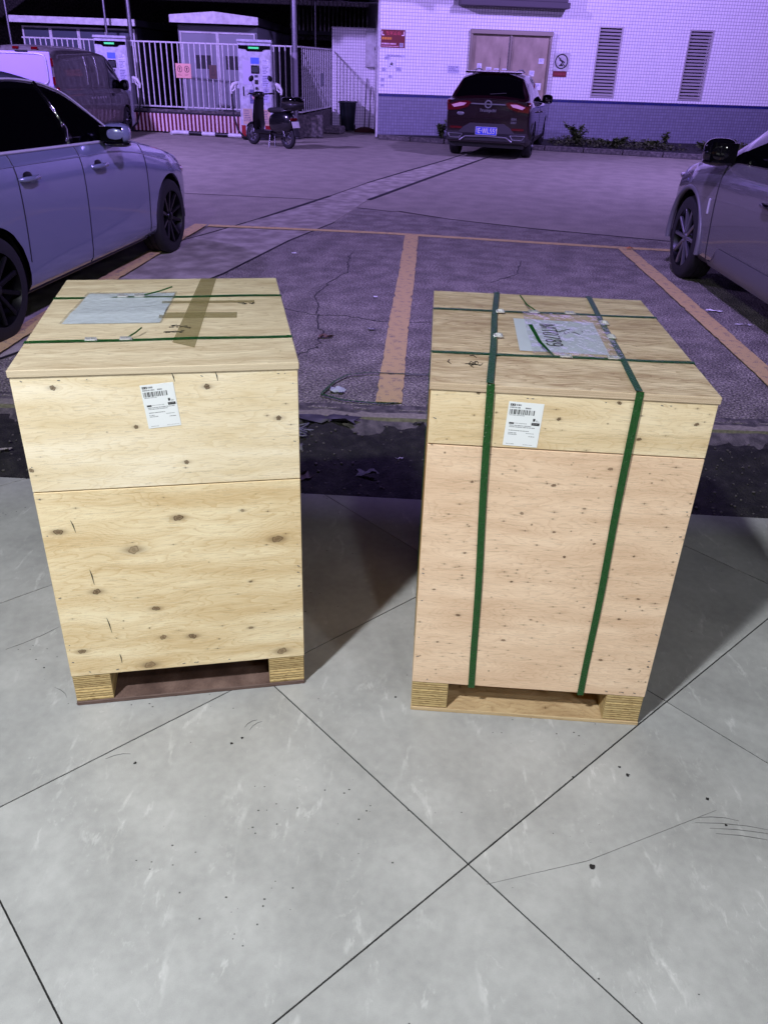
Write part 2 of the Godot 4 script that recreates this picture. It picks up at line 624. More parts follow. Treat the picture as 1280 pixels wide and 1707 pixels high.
func canopy() -> void:
	# roof over the tiled platform, behind and above the camera, with the lamps that light the crates
	var roof := thing("canopy", "flat canopy roof over the tiled platform", "canopy", Vector3(0, 0, 0))
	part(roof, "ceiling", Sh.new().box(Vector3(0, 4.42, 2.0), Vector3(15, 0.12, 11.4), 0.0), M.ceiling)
	part(roof, "fascia", Sh.new().box(Vector3(0, 4.55, -3.76), Vector3(15, 0.5, 0.1), 0.0), M.white_paint)
	var col := solo("canopy_column", Sh.new().box(Vector3(0, 2.18, 0), Vector3(0.3, 4.36, 0.3), 0.02), M.white_paint, "square white canopy column placed out of view to cast the dark floor band", "column", Vector3(1.98, 0, -1.9))  # unseen column, placed here to throw the dark band across the tiles
	col.set_meta("group", "canopy columns")
	solo("canopy_column", Sh.new().box(Vector3(0, 2.18, 0), Vector3(0.3, 4.36, 0.3), 0.02), M.white_paint, "square white column at the left of the platform", "column", Vector3(-4.6, 0, -1.9), 0.0, "canopy columns")
	var wall := solo("bounce_wall", Sh.new().box(Vector3(0, 2.18, 0), Vector3(15, 4.36, 0.2)), M.ceiling, "unseen wall added at the back of the platform for bounce light", "wall", Vector3(0, 0, 7.0))  # unseen wall added to bounce light under the canopy
	wall.set_meta("group", "")
	lamp_head("ceiling_lamp", "bright flood lamp under the canopy, left of the crates", Vector3(-1.72, 4.2, 0.76), Vector2(0.2, 0.2), WHITE, 34.0)
	lamp_head("ceiling_lamp", "flood lamp under the canopy, in front of the right crate", Vector3(0.86, 4.2, 1.8), Vector2(0.2, 0.2), WHITE, 4.5)
	lamp_head("ceiling_lamp", "unseen lamp added at far right to throw the column and post shadows", Vector3(4.0, 4.2, 3.0), Vector2(0.6, 0.6), WHITE, 13.0)  # added lamp, placed and sized to throw the soft shadows at the right
	var rb := thing("shadow_post", "short unseen bollard on the tiles beyond the right edge", "shadow_caster", Vector3(1.5, 0, -0.5))  # unseen post added to cast the soft shadow on the near tiles
	part(rb, "post", Sh.new().lathe([Vector2(0.11, 0), Vector2(0.11, 0.9), Vector2(0.09, 0.95), Vector2(0, 0.96)], 20), M.steel)
	part(rb, "base_plate", Sh.new().box(Vector3(0, 0.006, 0), Vector3(0.3, 0.012, 0.3), 0.003), M.steel)
	# purple lamps of the lot
	for d in [["left", Vector3(-9.0, 6.5, -13.5), 240.0, Vector3(0.4, -0.6, -0.8)], ["right", Vector3(6.5, 6.5, -14.0), 132.0, Vector3(-0.15, -0.6, -1.0)]]:
		var at: Vector3 = d[1]
		var sx := -signf(at.x)
		var pole := thing("street_lamp", "grey street lamp with purple light at the %s side of the lot" % d[0], "street lamp", Vector3(at.x - sx * 3.2, LOT, at.z))
		part(pole, "post", Sh.new().tube([Vector3.ZERO, Vector3(0, at.y + 0.3, 0)], [0.09, 0.06], 12), M.steel)
		part(pole, "arm", Sh.new().tube([Vector3(0, at.y + 0.2, 0), Vector3(sx * 3.2, at.y + 0.3, 0)], 0.03, 8), M.steel)
		lamp_parts(pole, Vector3(sx * 3.2, at.y - LOT, 0), Vector2(0.5, 0.25), PURPLE, d[2], d[3], 3.0)
	lamp_head("added_floodlight", "purple floodlight added on the canopy edge to brighten the near asphalt", Vector3(0.6, 4.95, -3.95), Vector2(0.4, 0.25), PURPLE, 74.0, Vector3(0.0, -0.25, -1.0))  # added out of view to lift the dark asphalt near the platform


func clip_poly(p: PackedVector2Array, q: PackedVector2Array) -> PackedVector2Array:
	var r := Geometry2D.intersect_polygons(p, q)
	return r[0] if r.size() else PackedVector2Array()


# a flat polygon of (x, z) pairs, its top at y, thick downwards
func slab(s: Sh, poly: PackedVector2Array, y: float, thick: float) -> Sh:
	var q := PackedVector2Array()
	for p in poly:
		q.append(Vector2(p.x, -p.y))
	return s.prism(q, thick, Transform3D(Basis(Vector3(1, 0, 0), Vector3(0, 0, -1), Vector3(0, 1, 0)), Vector3(0, y - thick, 0)))


func ribbon(pts: Array, wide, y: float, thick := 0.003) -> Sh:
	var L := PackedVector2Array()
	var R := []
	for i in pts.size():
		var d: Vector2 = (pts[mini(i + 1, pts.size() - 1)] - pts[maxi(i - 1, 0)]).normalized()
		var w: float = (wide[i] if wide is Array else wide) * 0.5
		L.append(pts[i] + Vector2(-d.y, d.x) * w)
		R.push_front(pts[i] - Vector2(-d.y, d.x) * w)
	for r in R:
		L.append(r)
	return slab(Sh.new(), L, y, thick)


func tile_print(sd: int, tone: float) -> ImageTexture:
	# stone-look print: pale veins run one way over cloudy grey
	var S := 1024
	var a := noise(0.0035, 5, sd).get_image(S, S).get_data()
	var b := noise(0.009, 4, sd + 1, FastNoiseLite.FRACTAL_RIDGED)
	b.domain_warp_enabled = true
	b.domain_warp_amplitude = 30.0
	b.domain_warp_frequency = 0.02
	var im := b.get_image(S, S / 3)
	im.resize(S, S, Image.INTERPOLATE_CUBIC)
	var r := im.get_data()
	var b2 := noise(0.022, 4, sd + 6, FastNoiseLite.FRACTAL_RIDGED)
	b2.domain_warp_enabled = true
	b2.domain_warp_amplitude = 20.0
	b2.domain_warp_frequency = 0.03
	im = b2.get_image(S, S / 2)
	im.resize(S, S, Image.INTERPOLATE_CUBIC)
	var r2 := im.get_data()
	var c := noise(0.03, 6, sd + 2).get_image(S, S).get_data()
	var f := noise(0.45, 2, sd + 3).get_image(S, S).get_data()
	var gi := noise(0.008, 3, sd + 4).get_image(S, S / 3)
	gi.resize(S, S, Image.INTERPOLATE_CUBIC)
	var g := gi.get_data()
	var out := PackedByteArray()
	out.resize(S * S * 3)
	for i in S * S:
		var k := tone + (a[i] / 127.5 - 1.0) * 0.045 + (c[i] / 127.5 - 1.0) * 0.024 + (f[i] / 127.5 - 1.0) * 0.02
		var gate := clampf((g[i] / 255.0 - 0.42) * 5.0, 0.0, 1.0)
		k += gate * 0.075 * smoothstep(0.72, 0.95, r[i] / 255.0)
		k += (0.25 + gate) * 0.045 * smoothstep(0.78, 0.97, r2[i] / 255.0)
		k -= (1.0 - gate) * 0.03 * smoothstep(0.8, 0.97, r2[i] / 255.0)
		out[i * 3] = clampi(int(k * 255.0), 0, 255)
		out[i * 3 + 1] = clampi(int(k * 1.003 * 255.0), 0, 255)
		out[i * 3 + 2] = clampi(int(k * 1.006 * 255.0), 0, 255)
	var img := Image.create_from_data(S, S, false, Image.FORMAT_RGB8, out)
	rng.seed = sd
	for cl in 9:
		var cp := Vector2(rng.randf() * S, rng.randf() * S)
		for q in rng.randi_range(3, 16):
			var p := cp + Vector2(rng.randfn(0, 40), rng.randfn(0, 40))
			var z := rng.randi_range(1, 3)
			img.fill_rect(Rect2i(int(p.x), int(p.y), z + rng.randi() % 2, z), Color(0.28, 0.28, 0.28))
	return tex(img)


func platform() -> void:
	var e1 := Vector2(0.738, -0.675)
	var e2 := Vector2(0.675, 0.738)
	var O := Vector2(0.223, -1.206)
	var T := 0.842
	var edge := PackedVector2Array([Vector2(-6, -3.19), Vector2(6, -2.74), Vector2(6, 6.8), Vector2(-6, 6.8)])
	var base := struct("tiled_floor", slab(Sh.new(), edge, -0.0022, 0.14), M.grout, "grey stone-look floor tiles laid diagonally on the platform")
	var prints := []
	for k in 3:
		var m := StandardMaterial3D.new()
		m.albedo_texture = tile_print(100 + k * 17, 0.625 + 0.008 * (k - 1))
		m.roughness = 0.42
		m.metallic_specular = 0.4
		m.roughness_texture = null
		prints.append(m)
	rng.seed = 5
	for i in range(-9, 11):
		for j in range(-9, 11):
			var g := 0.0020
			var c := O + e1 * T * i + e2 * T * j
			var sq := PackedVector2Array([c + e1 * g + e2 * g, c + e1 * (T - g) + e2 * g, c + e1 * (T - g) + e2 * (T - g), c + e1 * g + e2 * (T - g)])
			var turn := rng.randi() % 4
			var which := rng.randi() % 3
			var mid := c + (e1 + e2) * T * 0.5
			if absf(mid.x) > 4.2 or mid.y > 3.0 or mid.y < -3.9:
				continue
			var p := clip_poly(sq, edge)
			if p.size() < 3:
				continue
			var s := Sh.new()
			slab(s, p, rng.randf_range(-0.0004, 0.0004), 0.004)
			for q in s.v.size():
				var d := Vector2(s.v[q].x, s.v[q].z) - mid
				s.t[q] = Vector2(d.x * (1.0 if turn & 1 else -1.0), d.y * (1.0 if turn & 2 else -1.0)) / 1.21 + Vector2(0.5, 0.5)
			part(base, "floor_tile", s, prints[which])
	struct("platform_riser", slab(Sh.new(), PackedVector2Array([Vector2(-6, -3.17), Vector2(6, -2.72), Vector2(6, 6.7), Vector2(-6, 6.7)]), -0.15, 0.3), M.tar, "dark face of the platform below its tiles")
	# dark marks trodden into the tiles
	var flake := func(at: Vector2, r: float, sd: int) -> PackedVector2Array:
		rng.seed = sd
		var p := PackedVector2Array()
		for k in 9:
			p.append(at + Vector2.from_angle(TAU * k / 9.0) * r * rng.randf_range(0.5, 1.2))
		return p
	var marks := Sh.new()
	for d in [[0.51, -1.21, 0.008], [0.845, -1.42, 0.005], [-0.385, -1.55, 0.004], [-0.36, -1.57, 0.004], [0.66, -1.49, 0.006], [0.645, -1.515, 0.004], [1.02, -1.40, 0.005], [-0.62, -1.47, 0.004]]:
		slab(marks, flake.call(Vector2(d[0], d[1]), d[2], int(d[0] * 1000)), 0.0016, 0.001)
	rng.seed = 77
	for k in 24:
		var at := Vector2(rng.randf_range(-1.1, 1.3), rng.randf_range(-2.9, -0.75))
		slab(marks, flake.call(at, rng.randf_range(0.0012, 0.0034), k), 0.0014, 0.0008)
	var mk := part(base, "dirt_specks", marks, M.tar)
	mk.set_meta("kind", "stuff")
	var scuff := Sh.new()
	for d in [[0.79, -1.345, 0.97, -1.33], [0.82, -1.33, 1.0, -1.31], [0.83, -1.315, 0.99, -1.29], [0.80, -1.36, 0.9, -1.355], [-0.36, -1.61, -0.33, -1.64], [-0.345, -1.60, -0.315, -1.635], [-1.02, -2.02, -1.14, -1.9], [-0.93, -1.74, -0.88, -1.70], [-0.70, -1.48, -0.64, -1.50]]:
		var a := Vector2(d[0], d[1])
		var b := Vector2(d[2], d[3])
		var nrm := (b - a).orthogonal().normalized() * 0.006
		slab_add(scuff, ribbon([a, a.lerp(b, 0.35) + nrm, a.lerp(b, 0.7) + nrm, b], [0.0004, 0.0016, 0.0012, 0.0004], 0.0012, 0.0006))
	slab_add(scuff, ribbon([Vector2(0.26, -1.155), Vector2(0.5, -1.225), Vector2(0.855, -1.385)], [0.0004, 0.001, 0.0005], 0.0012, 0.0006))
	var sc := part(base, "scuff_marks", scuff, mat(Color(0.40, 0.40, 0.40), 0.6))
	sc.set_meta("kind", "stuff")


func slab_add(s: Sh, o: Sh) -> void:
	s.v.append_array(o.v)
	s.n.append_array(o.n)
	s.t.append_array(o.t)


var gutter_noise := noise(1.1, 5, 3)


func gutter_y(x: float, z: float) -> float:
	return -0.245 + gutter_noise.get_noise_2d(x * 3.0, z * 3.0) * 0.05 + gutter_noise.get_noise_2d(x * 17.0, z * 17.0) * 0.02 + smoothstep(-3.6, -4.25, z) * 0.06 + 0.05 * smoothstep(-3.35, -3.15, z) * smoothstep(-2.9, -3.15, z)


func lot() -> void:
	struct("parking_lot", slab(Sh.new(), PackedVector2Array([Vector2(-60, -4.2), Vector2(60, -4.2), Vector2(60, -90), Vector2(-60, -90)]), LOT, 0.3), M.concrete, "worn concrete of the parking lot")
	var asph := PackedVector2Array([Vector2(-2.75, -4.31), Vector2(-2.2, -5.6), Vector2(-1.55, -7.47), Vector2(-1.14, -9.14), Vector2(-0.74, -10.37), Vector2(-0.53, -11.55), Vector2(-0.05, -11.34), Vector2(0.72, -10.89), Vector2(2.64, -10.11), Vector2(3.28, -9.89), Vector2(8, -8.6), Vector2(14, -8.2), Vector2(14, -4.25)])
	struct("asphalt_bays", slab(Sh.new(), asph, LOT + 0.006, 0.006), M.asphalt, "dark cracked asphalt of the parking bays")
	var strip := PackedVector2Array([Vector2(-3.4, -6.2), Vector2(-2.31, -8.89), Vector2(-1.66, -10.52), Vector2(-0.95, -12.62), Vector2(-0.45, -14.27), Vector2(0.99, -18.24), Vector2(2.4, -22.3), Vector2(3.0, -22.1), Vector2(1.62, -18.21), Vector2(-0.41, -12.34), Vector2(-0.76, -10.4), Vector2(-1.17, -9.16), Vector2(-1.58, -7.5), Vector2(-2.24, -5.6), Vector2(-2.8, -4.31), Vector2(-4.1, -4.31)])
	struct("drain_strip", slab(Sh.new(), strip, LOT + 0.004, 0.004), M.strip, "paler concrete strip running diagonally across the lot")
	var joints := Sh.new()
	slab_add(joints, ribbon([Vector2(-1.68, -10.5), Vector2(-1.3, -11.6), Vector2(-0.97, -12.6)], [0.03, 0.06, 0.05], LOT + 0.009))
	slab_add(joints, ribbon([Vector2(-0.47, -14.25), Vector2(0.25, -16.25), Vector2(0.98, -18.2), Vector2(1.6, -20)], [0.03, 0.05, 0.045, 0.02], LOT + 0.009))
	slab_add(joints, ribbon([Vector2(-0.97, -12.6), Vector2(-0.6, -13.8), Vector2(-0.47, -14.25)], 0.014, LOT + 0.009))
	slab_add(joints, ribbon([Vector2(-0.39, -12.36), Vector2(0.6, -15.25), Vector2(1.63, -18.2), Vector2(2.2, -19.8)], [0.06, 0.06, 0.05, 0.02], LOT + 0.009))
	slab_add(joints, ribbon([Vector2(-2.33, -8.85), Vector2(-1.98, -9.7), Vector2(-1.68, -10.5)], 0.014, LOT + 0.009))
	slab_add(joints, ribbon([Vector2(-6, -12.2), Vector2(-3.2, -12.35), Vector2(-1.1, -12.2)], 0.012, LOT + 0.009))
	slab_add(joints, ribbon([Vector2(-0.52, -11.57), Vector2(-0.05, -11.36), Vector2(0.05, -11.41), Vector2(0.72, -10.91), Vector2(1.7, -10.45), Vector2(2.64, -10.13), Vector2(3.28, -9.91), Vector2(6, -9.1)], [0.03, 0.02, 0.03, 0.02, 0.025, 0.03, 0.03, 0.02], LOT + 0.011))
	slab_add(joints, ribbon([Vector2(-0.74, -10.39), Vector2(-1.15, -9.15), Vector2(-1.56, -7.48), Vector2(-2.22, -5.6), Vector2(-2.77, -4.35)], [0.012, 0.022, 0.02, 0.02, 0.02], LOT + 0.011))
	struct("expansion_joints", joints, M.tar, "black joints beside the concrete strip")
	# cracks in the asphalt
	var cr := Sh.new()
	for path in [[Vector2(-0.44, -8.6), Vector2(-0.46, -8.2), Vector2(-0.42, -7.8), Vector2(-0.56, -7.3), Vector2(-0.66, -6.9), Vector2(-0.6, -6.4), Vector2(-0.57, -6.15), Vector2(-0.5, -5.75), Vector2(-0.51, -5.4), Vector2(-0.72, -5.1)], [Vector2(-0.95, -6.45), Vector2(-0.6, -6.2), Vector2(-0.35, -6.22), Vector2(-0.1, -6.1), Vector2(0.35, -6.12)], [Vector2(0.9, -7.5), Vector2(1.2, -7.9), Vector2(1.35, -8.6)]]:
		rng.seed = 9
		var fine := []
		var wd := []
		for i in path.size() - 1:
			for k in 7:
				var q: Vector2 = path[i].lerp(path[i + 1], k / 7.0)
				fine.append(q + Vector2(rng.randf_range(-0.02, 0.02), rng.randf_range(-0.02, 0.02)))
				wd.append(rng.randf_range(0.004, 0.012))
		slab_add(cr, ribbon(fine, wd, LOT + 0.0085, 0.002))
	struct("asphalt_cracks", cr, M.tar, "jagged cracks in the asphalt bay")
	# painted bays
	var y := LOT + 0.0125
	var lines := [
		["bay_line", [Vector2(-2.2, -9.85), Vector2(-1.2, -9.83), Vector2(-0.12, -9.77), Vector2(1.3, -9.57), Vector2(2.54, -9.4), Vector2(3.4, -9.33), Vector2(6.5, -9.1)], 0.11, "long yellow line across the front of the bays"],
		["bay_line", [Vector2(0.205, -9.69), Vector2(0.13, -7.6), Vector2(0.06, -6.0), Vector2(0.005, -4.4)], 0.155, "yellow line between the two crates"],
		["bay_line", [Vector2(2.59, -9.33), Vector2(2.57, -7.5), Vector2(2.54, -6.0), Vector2(2.5, -4.35)], 0.15, "yellow line beside the grey car on the right"],
		["bay_line", [Vector2(-2.28, -9.85), Vector2(-2.42, -8.0), Vector2(-2.55, -6.2), Vector2(-2.65, -4.5)], 0.15, "yellow line beside the silver car on the left"]]
	for l in lines:
		rng.seed = l[1].size() * 7
		var fine := []
		var wd := []
		for i in l[1].size() - 1:
			for k in 24:
				fine.append(l[1][i].lerp(l[1][i + 1], k / 24.0))
				wd.append(l[2] + rng.randf_range(-0.006, 0.006) - (rng.randf_range(0.01, 0.03) if rng.randf() < 0.08 else 0.0))
		fine.append(l[1][-1])
		wd.append(l[2])
		var o := struct(l[0], ribbon(fine, wd, y, 0.003), M.yellow, l[3])
		o.set_meta("group", "painted bay lines")
		y += 0.004
	# gutter between platform and bays
	var g := []
	var fn := noise(1.1, 5, 3)
	for i in 46:
		var row := []
		for j in 301:
			var x := -6.0 + j * 0.04
			var z := lerpf(-2.75, -4.3, i / 45.0)
			row.append(Vector3(x, gutter_y(x, z), z))
		g.append(row)
	struct("gutter", Sh.new().sheet(g, Vector3.UP), M.soil, "dirty gutter between the platform and the bays, shade put into its black soil")  # dirt plus painted shade: the soil is blackened where the crates block the lamps
	var kg := []
	rng.seed = 12
	for i in 5:
		var row := []
		for j in 241:
			var x := -9.0 + j * 0.075
			var t := i / 4.0
			var wob := fn.get_noise_2d(x * 4.0, 7.0) * 0.05
			row.append(Vector3(x, lerpf(LOT + 0.009, -0.215, t * t) + fn.get_noise_2d(x * 9.0, t * 3.0) * 0.008, lerpf(-4.36 + wob * 0.3, -4.1 + wob, t)))
		kg.append(row)
	struct("bay_kerb", Sh.new().sheet(kg, Vector3.UP), M.kerb, "broken concrete lip along the gutter")


# blocks of illegible small print, rows of short dashes
func print_rows(img: Image, r: Rect2i, rows: int, col: Color, sd: int, fill := 0.55) -> void:
	rng.seed = sd
	var hh := r.size.y / rows
	for k in rows:
		var x := r.position.x
		var stop := r.position.x + int(r.size.x * rng.randf_range(0.6, 1.0))
		while x < stop:
			var w := rng.randi_range(2, 6)
			img.fill_rect(Rect2i(x, r.position.y + k * hh, w, maxi(1, int(hh * fill))), col)
			x += w + rng.randi_range(1, 3)


# a sheet-like board of 0..1 picture coordinates facing +z
func board(s: Sh, at: Vector3, w: float, h: float, deep := 0.004) -> Sh:
	return s.box(at, Vector3(w, h, deep), minf(0.001, deep * 0.3))


func pic(img: Image, rough := 0.5) -> StandardMaterial3D:
	var m := StandardMaterial3D.new()
	m.albedo_texture = tex(img)
	m.roughness = rough
	return m


func letters(parent: Node, called: String, text: String, size: float, m: Material, xf: Transform3D, deep := 0.004, bold := true) -> MeshInstance3D:
	var tm := TextMesh.new()
	var f := SystemFont.new()
	f.font_names = PackedStringArray(["Droid Sans"])
	f.font_weight = 700 if bold else 400
	tm.font = f
	tm.text = text
	tm.font_size = 64
	tm.pixel_size = size / 46.0
	tm.depth = deep
	tm.curve_step = 1.0
	return part(parent, called, tm, m, xf)


func building() -> void:
	var b := thing("tiled_building", "building with white mosaic wall above a blue stripe and grey tiles", "building", Vector3(-0.55, LOT, -23.81), WALL_TURN)
	var W := 16.0
	var box := func(x0: float, x1: float, y0: float, y1: float, z0: float, z1: float, ch := 0.0) -> Sh:
		return Sh.new().box(Vector3((x0 + x1) / 2, (y0 + y1) / 2, (z0 + z1) / 2), Vector3(x1 - x0, y1 - y0, z1 - z0), ch)
	# upper wall in pieces round the two louvre openings
	var lv := [[5.66, 6.31], [8.06, 8.71]]
	var ly0 := 1.12
	var ly1 := 2.76
	var up := Sh.new()
	var x := 0.0
	for l in lv + [[W, W]]:
		slab_add(up, box.call(x, l[0], 1.05, 6.0, -0.3, 0.0))
		x = l[1]
	for l in lv:
		slab_add(up, box.call(l[0], l[1], ly1, 6.0, -0.3, 0.0))
		slab_add(up, box.call(l[0], l[1], 1.05, ly0, -0.3, 0.0))
		slab_add(up, box.call(l[0], l[1], ly0, ly1, -0.3, -0.2))
	part(b, "upper_wall", up, M.mosaic_white)
	part(b, "tile_stripe", box.call(0, W, 0.98, 1.05, -0.3, 0.003), M.mosaic_blue)
	part(b, "lower_wall", box.call(0, W, -0.1, 0.98, -0.3, 0.0), M.mosaic_grey)
	part(b, "corner_trim", box.call(-0.05, 0.0, -0.1, 6.0, -0.25, 0.012, 0.006), M.white_paint)
	part(b, "end_wall", box.call(-0.02, 0.06, -0.1, 6.0, -9.0, -0.3), M.mosaic_white)
	# louvres
	var slat := Sh.new().box(Vector3.ZERO, Vector3(0.57, 0.058, 0.012), 0.003).mesh()
	var dull := mat(Color(0.72, 0.7, 0.7), 0.42, 0.4)
	for k in 2:
		var l = lv[k]
		var fr := part(b, "louvre_frame", Sh.new().box(Vector3(l[0] + 0.02, (ly0 + ly1) / 2, -0.02), Vector3(0.04, ly1 - ly0, 0.07), 0.004).box(Vector3(l[1] - 0.02, (ly0 + ly1) / 2, -0.02), Vector3(0.04, ly1 - ly0, 0.07), 0.004).box(Vector3((l[0] + l[1]) / 2, ly0 + 0.02, -0.02), Vector3(0.57, 0.04, 0.07), 0.004).box(Vector3((l[0] + l[1]) / 2, ly1 - 0.02, -0.02), Vector3(0.57, 0.04, 0.07), 0.004), dull)
		fr.set_meta("label", ["louvre nearer the metal window", "louvre farther right along the wall"][k])
		rng.seed = 30 + k
		for q in 20:
			var sag := rng.randf_range(-0.02, 0.02)
			part(fr, "slat", slat, dull, Transform3D(Basis(Vector3.BACK, sag * 0.4) * Basis(Vector3.RIGHT, -0.62 + sag * 3.0), Vector3((l[0] + l[1]) / 2, ly0 + 0.075 + q * 0.0775, -0.035)))
		part(fr, "back_panel", box.call(l[0] + 0.04, l[1] - 0.04, ly0 + 0.04, ly1 - 0.04, -0.199, -0.16), M.black)
	# boxed-in window with brown boards behind its panes
	var wx0 := 2.33
	var wx1 := 4.45
	var wy0 := 0.62
	var wy1 := 2.58
	var win := part(b, "window_frame", Sh.new().box(Vector3(wx0 + 0.03, (wy0 + wy1) / 2, 0.06), Vector3(0.06, wy1 - wy0, 0.12), 0.006).box(Vector3(wx1 - 0.03, (wy0 + wy1) / 2, 0.06), Vector3(0.06, wy1 - wy0, 0.12), 0.006).box(Vector3((wx0 + wx1) / 2, wy1 - 0.05, 0.065), Vector3(wx1 - wx0 + 0.02, 0.1, 0.14), 0.008).box(Vector3((wx0 + wx1) / 2, wy0 + 0.04, 0.06), Vector3(wx1 - wx0, 0.08, 0.12), 0.006).box(Vector3((wx0 + wx1) / 2, (wy0 + wy1) / 2 - 0.01, 0.05), Vector3(0.05, wy1 - wy0 - 0.19, 0.09), 0.005), mat(Color(0.62, 0.58, 0.52), 0.3, 0.7))
	var brown := mat(Color(1, 1, 1), 0.3)
	brown.albedo_texture = cloud(256, 0.012, Color(0.58, 0.53, 0.45), Color(0.72, 0.66, 0.57), 91, 5, 0.05)
	brown.clearcoat_enabled = true
	brown.clearcoat = 1.0
	brown.clearcoat_roughness = 0.06
	for k in 2:
		var cx := (wx0 + wx1) / 2 + (k - 0.5) * (wx1 - wx0) / 2
		part(win, "window_board", Sh.new().box(Vector3(cx, (wy0 + wy1) / 2, 0.02), Vector3((wx1 - wx0) / 2 - 0.09, wy1 - wy0 - 0.2, 0.02), 0.002), brown)
	var si := 0
	for d in [[2.62, 1.72, 0.12, 0.2], [2.87, 1.68, 0.14, 0.13], [3.08, 1.66, 0.13, 0.12], [3.29, 1.66, 0.13, 0.12], [3.56, 1.62, 0.15, 0.1], [4.02, 1.63, 0.13, 0.13], [4.24, 1.92, 0.14, 0.12], [4.2, 1.33, 0.2, 0.16]]:
		var im := Image.create(48, 48, false, Image.FORMAT_RGB8)
		im.fill(Color(0.86, 0.86, 0.9))
		print_rows(im, Rect2i(6, 8, 36, 30), 4, Color(0.3, 0.32, 0.5), 200 + si)
		part(win, "sticker", board(Sh.new(), Vector3(d[0], d[1], 0.034), d[2], d[3], 0.003), pic(im))
		si += 1
	# concrete ledge above the window
	part(b, "ledge", Sh.new().box(Vector3(3.35, 3.14, 0.24), Vector3(2.75, 0.13, 0.48), 0.01).box(Vector3(3.35, 3.55, 0.2), Vector3(2.66, 0.68, 0.4), 0.01), mat(Color(0.33, 0.31, 0.33), 0.8))
	# notices on the wall
	var at := func(lx: float, ly: float, lz: float) -> Vector3:
		return b.transform * Vector3(lx, ly, lz)
	var im := Image.create(180, 116, false, Image.FORMAT_RGB8)
	im.fill(Color(0.42, 0.05, 0.09))
	rng.seed = 3
	for k in 4:
		for q in 14:
			im.fill_rect(Rect2i(38 + k * 28 + rng.randi() % 20, 10 + rng.randi() % 24, rng.randi_range(2, 12), 2), Color(0.75, 0.25, 0.3))
			im.fill_rect(Rect2i(38 + k * 28 + rng.randi() % 20, 10 + rng.randi() % 20, 2, rng.randi_range(2, 10)), Color(0.75, 0.25, 0.3))
	im.fill_rect(Rect2i(6, 10, 6, 28), Color(0.95, 0.85, 0.9))
	im.fill_rect(Rect2i(6, 32, 18, 6), Color(0.95, 0.85, 0.9))
	im.fill_rect(Rect2i(168, 10, 6, 28), Color(0.95, 0.85, 0.9))
	im.fill_rect(Rect2i(154, 32, 18, 6), Color(0.95, 0.85, 0.9))
	for k in 4:
		im.fill_rect(Rect2i(8 + k * 19, 49, 15, 15), Color(0.9, 0.6, 0.15))
		im.fill_rect(Rect2i(11 + k * 19, 52, 3 + k * 2, 3), Color(0.5, 0.1, 0.1))
		im.fill_rect(Rect2i(12 + k * 19, 58, 8, 2), Color(0.5, 0.1, 0.1))
	print_rows(im, Rect2i(8, 86, 128, 14), 1, Color(0.95, 0.8, 0.88), 5, 0.75)
	print_rows(im, Rect2i(8, 104, 128, 8), 1, Color(0.9, 0.7, 0.78), 6, 0.8)
	im.fill_rect(Rect2i(140, 84, 30, 28), Color(0.62, 0.58, 0.66))
	print_rows(im, Rect2i(144, 90, 22, 12), 2, Color(0.35, 0.3, 0.4), 7)
	solo("wall_poster", board(Sh.new(), Vector3.ZERO, 0.62, 0.4, 0.006), pic(im, 0.45), "red printed notice at the left end of the mosaic wall", "poster", at.call(0.34, 2.3, 0.008), WALL_TURN)
	var bills := [[0.2, 1.86, 0.14, 0.06], [0.42, 1.92, 0.5, 0.05], [0.33, 1.72, 0.2, 0.2], [0.13, 1.6, 0.11, 0.1], [0.52, 1.62, 0.14, 0.09], [0.1, 1.36, 0.1, 0.09], [0.3, 1.45, 0.09, 0.07], [0.1, 1.24, 0.1, 0.06], [1.95, 1.66, 0.3, 0.17]]
	var names := ["small faded bill just below the left of the red poster", "narrow strip bill right below the red poster", "white bill with a black scrawl under the red poster", "little bill by the wall's corner at mid height", "pale bill to the right of the scrawled one", "low bill near the wall's corner", "tiny bill below the scrawled one", "lowest bill near the wall's corner", "pale sheet glued left of the boarded window"]
	for k in bills.size():
		var d = bills[k]
		var bi := Image.create(48, 32, false, Image.FORMAT_RGB8)
		bi.fill(Color(0.74, 0.73, 0.8))
		print_rows(bi, Rect2i(4, 4, 40, 24), 3, Color(0.33, 0.31, 0.52), 300 + k)
		if k == 2:
			bi.fill(Color(0.84, 0.84, 0.88))
			for q in [[20, 6, 5, 12], [14, 12, 8, 5], [26, 10, 5, 10], [10, 20, 5, 4]]:
				bi.fill_rect(Rect2i(q[0], q[1], q[2], q[3]), Color(0.05, 0.05, 0.07))
		solo("wall_bill", board(Sh.new(), Vector3.ZERO, d[2], d[3], 0.003), pic(bi), names[k], "bill", at.call(d[0], d[1], 0.007), WALL_TURN, "bills glued to the wall")
	var sg := thing("prohibition_sign", "white square sign with black ringed figure and red strip below", "sign", at.call(4.78, 1.92, 0.01), WALL_TURN)
	part(sg, "sign_plate", board(Sh.new(), Vector3.ZERO, 0.42, 0.42, 0.01), M.white_paint)
	var ring := Sh.new()
	ring.lathe([Vector2(0.145, 0), Vector2(0.175, 0), Vector2(0.175, 0.003), Vector2(0.145, 0.003), Vector2(0.145, 0)], 32, Transform3D(Basis(Vector3.RIGHT, PI / 2), Vector3(0, 0.01, 0.006)))
	ring.bar(Vector3(-0.1, 0.12, 0.0075), Vector3(0.1, -0.1, 0.0075), 0.022, 0.003)
	ring.prism(PackedVector2Array([Vector2(-0.07, -0.1), Vector2(0.07, -0.1), Vector2(0.0, -0.02)]), 0.0025, Transform3D(Basis(), Vector3(0, 0, 0.006)))
